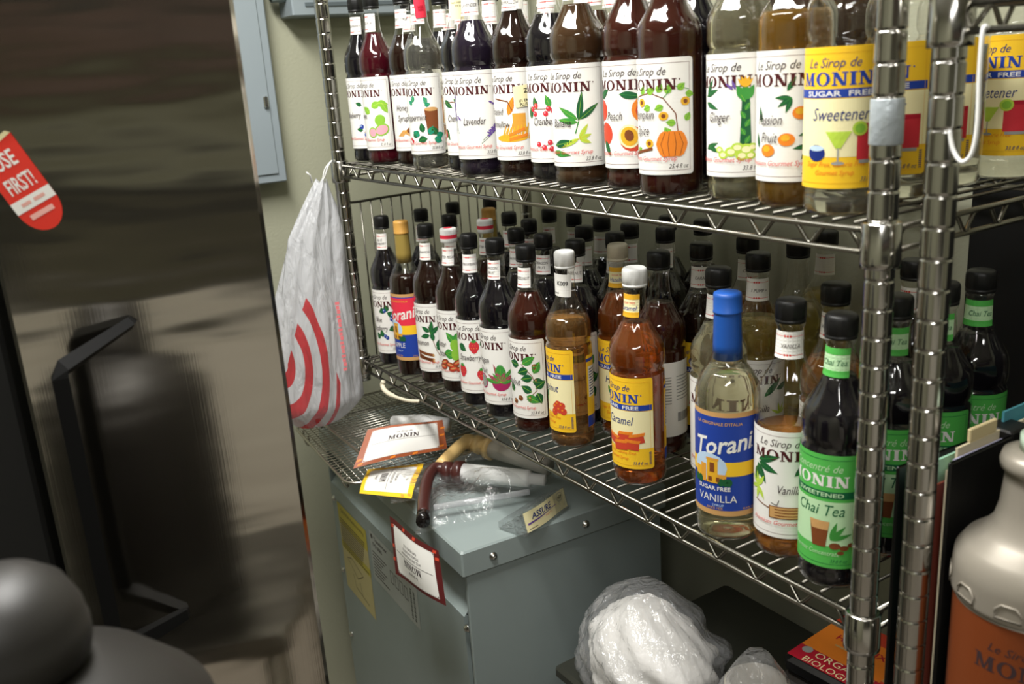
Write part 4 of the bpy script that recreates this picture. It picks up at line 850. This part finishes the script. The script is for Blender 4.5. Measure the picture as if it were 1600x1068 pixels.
for k in range(21):
    t_ = k / 20
    for i in range(13):
        s_ = i / 12; V.append((-.01 - .02 * s_ + .004 * math.sin(9 * s_ + 4 * t_), .06 + .055 * s_ * (1 - .5 * max(0, t_ - .75) / .25), .03 + .33 * t_ + .01 * math.sin(3 * s_)))
for k in range(20):
    for i in range(12): F.append((k * 13 + i, k * 13 + i + 1, k * 13 + 14 + i, k * 13 + 13 + i))
mobj('bag_side_fold', V, F, film('bag_film', (.9, .9, .92, 1), .6, .25, milk=.45), bg)
p = Print(); [p.rect(-4 + k % 3, 5 - k % 2, 70 - 9 * k, 76 - 9 * k + k % 3, paper('bagink', '#e0787c'), 0) for k in range(16)]
def bagtxt(u, v, lay):
    z = .20 + v / 1000; t_ = z / .515; return (.082 * (1 - .72 * t_) + .016, .030 + u / 1000 + .02 * t_, z)
p.build('bag_print', bagtxt, bg)
# ================================================================== packets and pumps on the transformer
CLEAR = film('packet_film', (.98, .98, .98, 1), 1.0, .12, 1.42, milk=.03, bump=(45, .9, .01))
def card(parent, name, cs, draw, W, H, bulge=.006, thick=.0006):
    """printed header card through four corner points: top-left, top-right, bottom-right, bottom-left"""
    TL, TR, BR, BL = [Vector(c) for c in cs]; N = (TR - TL).cross(TL - BL).normalized()
    def fn(u, v, lay):
        s, t = u / W, v / H; q = (BL * (1 - s) + BR * s) * (1 - t) + (TL * (1 - s) + TR * s) * t
        return tuple(q + N * (bulge * math.sin(PI * s) * math.sin(PI * min(1, t * .9 + .1)) + .004 * math.sin(5 * s) + lay * .00018 + thick))
    p = Print(); draw(p); return p.build(name, fn, parent)
def sheet(parent, name, cs, amp, mat, seed, n=22, back=0.0):
    r_ = random.Random(seed); TL, TR, BR, BL = [Vector(c) for c in cs]; N = (TR - TL).cross(TL - BL).normalized()
    if N.z < 0: N = -N
    w_ = [(r_.uniform(3, 14), r_.uniform(3, 14), r_.uniform(0, 6)) for _ in range(6)]; V = []; F = []
    for k in range(n + 1):
        for i in range(n + 1):
            s, t = i / n, k / n; q = (BL * (1 - s) + BR * s) * (1 - t) + (TL * (1 - s) + TR * s) * t
            h = sum(math.sin(a * s + b_ * t + c_) for a, b_, c_ in w_) / 6; V.append(tuple(q + N * (back + amp * (math.sin(PI * s) * math.sin(PI * t)) * (1 + .5 * h) + amp * .25 * h)))
    for k in range(n):
        for i in range(n): F.append((k * (n + 1) + i, k * (n + 1) + i + 1, k * (n + 1) + n + 2 + i, k * (n + 1) + n + 1 + i))
    return mobj(name, V, F, mat, parent)
def d_card(col, accent, lines):
    def f(p):
        p.rect(0, 150, 0, 84, K[col] if isinstance(col, str) else col, 0); p.rrect(13, 137, 9, 77, 5, K['white'], 1); p.frame(12, 138, 8, 78, .7, K['white'], 2)
        p.text('Le Sirop de', 75, 62, 6.5, K['dark'], 3, shear=.35); p.serif('MONIN', 75, 47, 10, K['dark'], 3, sx=1.15); p.rect(18, 132, 43.4, 44, K['dark'], 3)
        for i, t in enumerate(lines): p.text(t, 75, 36 - 6.5 * i, 5.2, K['dark'], 3, sx=.8)
        for u, v in ((4, 14), (8, 4), (60, 3), (96, 2.5), (140, 10), (143, 40), (146, 60)): p.poly([(u - 3, v - 2), (u + 5, v - 1), (u + 6, v + 4), (u - 2, v + 3)], K[accent], 2)
    return f
BR_ = paper('cardbrown', '#9c5433')
a = thing('pump_packet', 'clear packet with a brown card header lying over the rack', 'packet', (-1.02, -.04, .9))
off = Vector((-1.02, -.04, .9))
rel = lambda *ps: [Vector(q) - off for q in ps]
cb = rel((-1.055, -.083, .945), (-1.004, .055, .945), (-.982, .048, .893), (-1.015, -.138, .893))
card(a, 'header_card', cb, d_card(BR_, 'orange', []), 150, 84)
sheet(a, 'clear_pouch', rel((-1.17, -.02, .905), (-1.09, .14, .905), (-.985, .06, .90), (-1.03, -.10, .90)), .026, CLEAR, 4)
G().tube(rel((-1.14, .01, .912), (-1.08, .05, .918), (-1.03, .08, .918)), [.012, .016, .014], 14).obj('pump_tube', WHITECAP, a)
off = Vector((-.96, -.06, .862))
a = thing('pump_packet', 'clear packet with a yellow card header under the brown one', 'packet', tuple(off))
card(a, 'header_card', rel((-1.054, -.093, .868), (-.966, -.151, .868), (-.862, -.10, .858), (-.985, .0, .868))[1:] + rel((-1.054, -.093, .868)), d_card('yellow', 'amber', ['WHITE CHOCOLATE SAUCE PUMP', 'PUMP DELIVERS 1/2 OZ']), 150, 84, .004) if False else card(a, 'header_card', rel((-.966, -.151, .864), (-1.054, -.093, .868), (-1.005, .005, .868), (-.885, -.085, .862)), d_card('yellow', 'amber', ['WHITE CHOCOLATE SAUCE PUMP', 'PUMP DELIVERS 1/2 OZ']), 150, 84, .004)
sheet(a, 'clear_pouch', rel((-1.02, -.06, .866), (-.95, .03, .868), (-.86, -.03, .858), (-.90, -.12, .858)), .012, CLEAR, 9)
off = Vector((-.87, .02, .862))
a = thing('pump_packet', 'clear packet holding a dark brown pump, dark red card hanging down', 'packet', tuple(off))
BRN = pm('pump_brown', '#43221e', .3)
ax0, ax1 = Vector((-.950, .008, .868)), Vector((-.78, .135, .868)); d_ = (ax1 - ax0).normalized()
def on(t_): return tuple(ax0 + d_ * t_ - off)
G().tube([on(.012), on(.012), on(.028), on(.028), on(.036), on(.036), on(.052), on(.052)], [.004, .0185, .0185, .014, .014, .022, .022, .004], 20).obj('pump_collar', BRN, a)
G().tube(smooth_path(rel(tuple(ax0 + d_ * .02), tuple(ax0 + Vector((-.002, -.006, .004))), (-.925, -.028, .872), (-.87, -.066, .866), (-.815, -.098, .862)), 5), [.013] * 6 + [.0115] * 15, 12).obj('pump_spout', BRN, a)
G().tube(rel((-.815, -.098, .862), (-.795, -.110, .860)), [.0125, .0125], 12).obj('spout_tip', pm('tip_black', '#141010', .15), a)
G().tube([on(.052), on(.052), on(.180), on(.181), on(.186), on(.187), on(.215), on(.216)], [.004, .0175, .0165, .0165, .015, .011, .0105, .003], 20).obj('pump_barrel', WHITECAP, a)
G().tube(rel((-.845, -.062, .852), (-.785, .105, .852)), .006, 10).obj('dip_tube', film('straw_plastic', (.9, .9, .92, 1), .9, .15, milk=.5), a)
sheet(a, 'clear_pouch', rel((-.985, .02, .862), (-.79, .168, .862), (-.765, .03, .842), (-.79, -.13, .842)), .030, CLEAR, 21, 30, .004)
DK = paper('cardmaroon', '#571d1e')
card(a, 'header_card', rel((-.706, -.125, .745), (-.885, -.135, .727), (-.93, -.115, .820), (-.745, -.110, .826)), d_card(DK, 'peach', ['64 OZ. DARK CHOCOLATE PUMP', 'FITS 64 OZ. SAUCE BOTTLES', 'PUMP DELIVERS 1/2 OZ']), 150, 84, .008)
off = Vector((-.93, .12, .862))
a = thing('pump_packet', 'clear packet holding a tan pump tucked under the shelf edge', 'packet', tuple(off))
TAN = pm('pump_tan', '#d9b778', .4); ax0, ax1 = Vector((-1.005, .125, .872)), Vector((-.80, .185, .866)); d_ = (ax1 - ax0).normalized()
G().tube([on(.0), on(.0), on(.016), on(.016), on(.034), on(.034), on(.046), on(.046)], [.004, .019, .019, .015, .015, .023, .023, .004], 20).obj('pump_collar', TAN, a)
G().tube(smooth_path(rel(tuple(ax0 + d_ * .008), tuple(ax0 + Vector((-.008, -.016, .006))), (-.99, .065, .876), (-.962, .02, .87)), 5), [.016] * 6 + [.013] * 10, 12).obj('pump_spout', TAN, a)
G().tube([on(.046), on(.046), on(.19), on(.19)], [.004, .018, .0165, .004], 18).obj('pump_barrel', pm('barrel_frosted', '#b9b5aa', .5), a)
sheet(a, 'clear_pouch', rel((-1.04, .13, .862), (-.86, .25, .862), (-.80, .20, .862), (-.975, .06, .862)), .026, CLEAR, 33, 22, .004)
off = Vector((-.71, .08, .84))
a = thing('parts_box', 'small clear parts box with a white ASSURE label on the transformer lid', 'box', tuple(off))
q0, q1 = Vector((-.677, .022, .834)), Vector((-.714, .142, .834)); e_ = (q1 - q0).normalized(); nb = Vector((-e_.y, e_.x, 0)); nb = -nb if nb.x > 0 else nb
lean = Vector((nb.x * .010, nb.y * .010, .040))
v8 = [q0, q1, q1 + nb * .06, q0 + nb * .06, q0 + lean, q1 + lean, q1 + nb * .06 + Vector((0, 0, .012)), q0 + nb * .06 + Vector((0, 0, .012))]
mobj('clear_case', [tuple(v - off) for v in v8], [(3, 2, 1, 0), (4, 5, 6, 7), (0, 1, 5, 4), (1, 2, 6, 5), (2, 3, 7, 6), (3, 0, 4, 7)], film('case_film', (.85, .86, .86, 1), 1, .1, 1.5, milk=.06, bump=(50, .8, .01)), a, smooth=False)
def d_assure(p):
    p.rect(0, 120, 0, 40, K['cream'], 0); p.text('ASSURE', 44, 21, 17, K['navy'], 2, shear=.2, bold=True, sx=.95); p.poly([(5, 17), (88, 18.5), (88, 20), (5, 13)], K['purple'], 2); p.text('P A R T S', 62, 11, 5.5, K['red'], 2); p.ell(104, 28, 10, 9, K['grey'], 1); p.ell(104, 28, 9, 8, K['cream'], 2); p.text('NSF', 104, 24.5, 9.5, K['black'], 3, bold=True, sx=.8); p.rect(6, 26, 4, 5.2, K['dark'], 2)
out_ = -nb * .0015
card(a, 'box_label', [tuple(v - off) for v in (q0 + lean * .95 + out_ + e_ * .006, q1 + lean * .95 + out_, q1 + lean * .1 + out_, q0 + lean * .1 + out_ + e_ * .006)], d_assure, 120, 40, .0, .0)
t = thing('plastic_hook', 'off-white plastic hook clipped to the lower shelf rail', 'hook', (-1.07, -.006, 1.0))
G().tube(smooth_path([(.09, .002, .004), (.06, -.008, .0), (.0, -.010, -.006), (-.035, -.010, -.004), (-.048, -.008, .004), (-.046, -.006, .012)]), [.0035] * 12 + [.005] * 19, 8).obj('hook_rod', pm('offwhite', '#d8d0b8', .45), t)
# ================================================================== under the lower shelf
TOTE = pm('olive_tote', '#2b2c26', .35)
t = thing('storage_tote', 'dark olive plastic tote under the shelf beside the transformer', 'tote', (-.32, .22, 0))
g = G().box(-.27, .27, -.19, .19, 0, .60, .01); g.obj('tote_body', TOTE, t, smooth=False); G().box(-.285, .285, -.205, .205, .60, .625, .006).obj('tote_lid', TOTE, t, smooth=False)
bgm = film('grocery_film', (.9, .9, .92, 1), .8, .2, 1.5, milk=.16, bump=(45, .7, .012))
def lumpy(rx, ry, h, seed, n=96, rows=26, amp=.10):
    r_ = random.Random(seed); w_ = [(r_.randint(2, 9), r_.uniform(2, 9), r_.uniform(0, 6)) for _ in range(7)]; V = []; F = []
    for k in range(rows + 1):
        t_ = k / rows; rad = (min(1, (t_ * 6) ** .5) * (1 - max(0, t_ - .45) ** 1.6 * 1.9)); rad = max(rad, .04)
        for i in range(n):
            a_ = 2 * PI * i / n; q = 1 + amp * sum(math.sin(m_ * a_ + f_ * t_ * 3 + c_) for m_, f_, c_ in w_) / 3 + .045 * abs(math.sin(9 * a_ + 3 * t_)) + .03 * abs(math.sin(17 * a_ - 4 * t_))
            V.append((rx * rad * q * math.cos(a_), ry * rad * q * math.sin(a_), h * t_))
    for k in range(rows):
        for i in range(n): j = (i + 1) % n; F.append((k * n + i, k * n + j, k * n + n + j, k * n + n + i))
    F.append(tuple(range(n - 1, -1, -1))); F.append(tuple(range(rows * n, rows * n + n))); return V, F
t = thing('trash_bag', 'bulging white plastic bag of filters wedged beside the transformer', 'bag', (-.44, .09, .626))
V, F = lumpy(.125, .095, .195, 5); mobj('bag_film', V, F, bgm, t)
V, F = lumpy(.108, .080, .165, 8); mobj('bag_contents', V, F, pm('filter_white', '#e6e3da', .5, bump=(40, .35, .01)), t, loc=(0, 0, .003))
t = thing('cup_sleeve', 'clear plastic sleeve of paper cups on the tote lid', 'cups', (-.228, .096, .6265))
G().lathe([(.034, 0), (.040, .01)] + [q for k in range(7) for q in ((.041, .04 + .016 * k), (.0445, .046 + .016 * k), (.0445, .049 + .016 * k), (.041, .051 + .016 * k))] + [(.038, .150), (.037, .148), (.001, .147)], 32).obj('cup', pm('cup_white', '#a39e92', .5), t); V, F = lumpy(.060, .058, .19, 15, amp=.04); mobj('sleeve_film', V, F, bgm, t)
t = thing('snack_carton', 'plain dark carton standing on the tote lid', 'carton', (-.17, .27, .6265)); G().box(-.095, .095, -.09, .09, 0, .10, .003).obj('carton_body', pm('dark_card', '#2a2622', .6), t, smooth=False)
t = thing('snack_tray', 'black tray with an orange and cream printed sleeve on the carton', 'tray', (-.17, .27, .728), math.radians(4))
G().box(-.10, .10, -.075, .075, 0, .03, .008).obj('tray', pm('tray_black', '#101010', .35), t, smooth=False)
p = Print(); p.rect(-95, 95, -70, 70, K['peach'], 0); p.rect(-95, 95, -70, -35, K['cherry'], 1); p.rect(-95, 30, -35, 40, K['orange'], 1); p.rect(30, 80, -30, 55, K['tan'], 1); p.text('ORGANIC', -20, -50, 20, K['cream'], 2); p.text('BIOLOGIQUE', -20, -68, 18, K['cream'], 2); p.text('HERB MIX', -30, 10, 18, K['cherry'], 2, bold=True); p.rect(-60, 0, -6, -2, K['tan'], 2)
for a_ in (20, 60, 110): p.leaf(55, 0, 24, 8, a_, K['dgreen'], 3)
p.ell(-80, -42, 8, 8, K['grey'], 2); p.build('printed_sleeve', lambda u, v, lay: (u / 1000, v / 1000, .0305 + lay * .0002), t)
# ================================================================== binder and canister on the neighbouring shelf
t = thing('ring_binder', 'black binder stuffed with tabbed papers standing beside the corner post', 'binder', (.04, .03, .9305), math.radians(-1))
LEA = pm('black_vinyl', '#131313', .42, bump=(120, .15, .001))
G().box(-.002, .002, 0, .285, 0, .262, .0015).obj('cover', LEA, t, smooth=False, loc=(-.031, 0, 0), rot=(0, 0, math.radians(-3.2))); G().box(.022, .026, 0, .29, 0, .285, .0015).obj('cover', LEA, t, smooth=False); G().box(-.026, .026, .288, .292, 0, .27, .0015).obj('spine', LEA, t, smooth=False)
G().box(-.004, .0265, .10, .135, .275, .289, .002).obj('strap', LEA, t, smooth=False)
for i, (c_, x, y0, y1, h) in enumerate((('#e6d9b8', .012, .03, .285, .288), ('#b9b8d8', .016, .02, .285, .280), ('#57a0b0', .004, .12, .28, .30), ('#9cc8ae', -.004, .012, .28, .272), ('#e8e6e0', -.010, .006, .28, .262), ('#d8ccb0', .019, .005, .28, .274), ('#8fc6b0', -.016, .004, .28, .250), ('#6f3226', .008, .004, .28, .255))):
    G().box(x - .0012, x + .0012, y0, y1, .004, h).obj('paper', paper('sheet%d' % i, c_), t, smooth=False)
for y in (.05, .17): G().box(.009, .013, y, y + .045, .288, .302, .001).obj('tab', paper('tabc', '#e6d3a4'), t, smooth=False)
t = thing('sauce_canister', 'silver-lidded canister with an orange label on the neighbouring shelf', 'canister', (.1405, .052, .9305))
SIL = pm('silver_plastic', '#958e82', .38, .25)
G().lathe([(.05, 0), (.062, .002), (.066, .01), (.066, .172)], 48).obj('canister_body', SIL, t)
g = G().lathe([(.066, .1725), (.0685, .174), (.069, .178), (.0685, .192), (.069, .198), (.0675, .212), (.060, .224), (.047, .234), (.038, .246), (.034, .262), (.032, .285), (.0315, .296), (.036, .299), (.037, .305), (.035, .312), (.026, .316), (.001, .317)], 56).obj('lid', SIL, t)
for a_ in range(-150, 30, 36):
    r_ = math.radians(a_); o = G().tube([(-.011, 0, .0), (-.011, 0, .008), (-.006, 0, .013), (.006, 0, .013), (.011, 0, .008), (.011, 0, 0)], .0011, 6, True).obj('grip', SIL, g, loc=(.0690 * math.cos(r_), .0690 * math.sin(r_), .1795), rot=(0, 0, r_ + PI / 2))
G().lathe([(.022, .3165), (.022, .330), (.001, .331)], 24).obj('pump_plug', pm('plug_green', '#b9cbb6', .4), t)
p = Print(); OR = paper('canorange', '#733819'); p.rect(-100, 100, 6, 170, OR, 0); p.text('Le Sirop de', -2, 142, 12, K['dark'], 1, shear=.35); p.serif('MONIN', 0, 121, 15, K['dark'], 1, sx=1.1); p.ell(0, 90, 13, 12, K['dark'], 1); p.ell(0, 89, 10, 8, K['cherry'], 2); p.ell(-3, 91, 4, 4, K['cream'], 3); p.ell(4, 91, 4, 4, K['cream'], 3); p.text('Sauce', 0, 58, 15, K['dark'], 1, shear=.3); p.text('Dark Chocolate', 0, 16, 12, K['dark'], 1, shear=.3)
def canfn(u, v, lay):
    r = .0663 + lay * .0002; a_ = u / 1000 / .066; return (r * math.sin(a_), -r * math.cos(a_), v / 1000)
p.build('front_label', canfn, t, rot=(0, 0, math.radians(24)))
t = thing('black_board', 'matt black board added behind the shelving at the wall', 'board', (.30, .485, .0)); G().box(-.50, .55, -.008, .008, 0, 1.42, .002).obj('board', pm('matt_black', '#0b0b0b', .6), t, smooth=False)  # board added to fill the black area behind the bottles
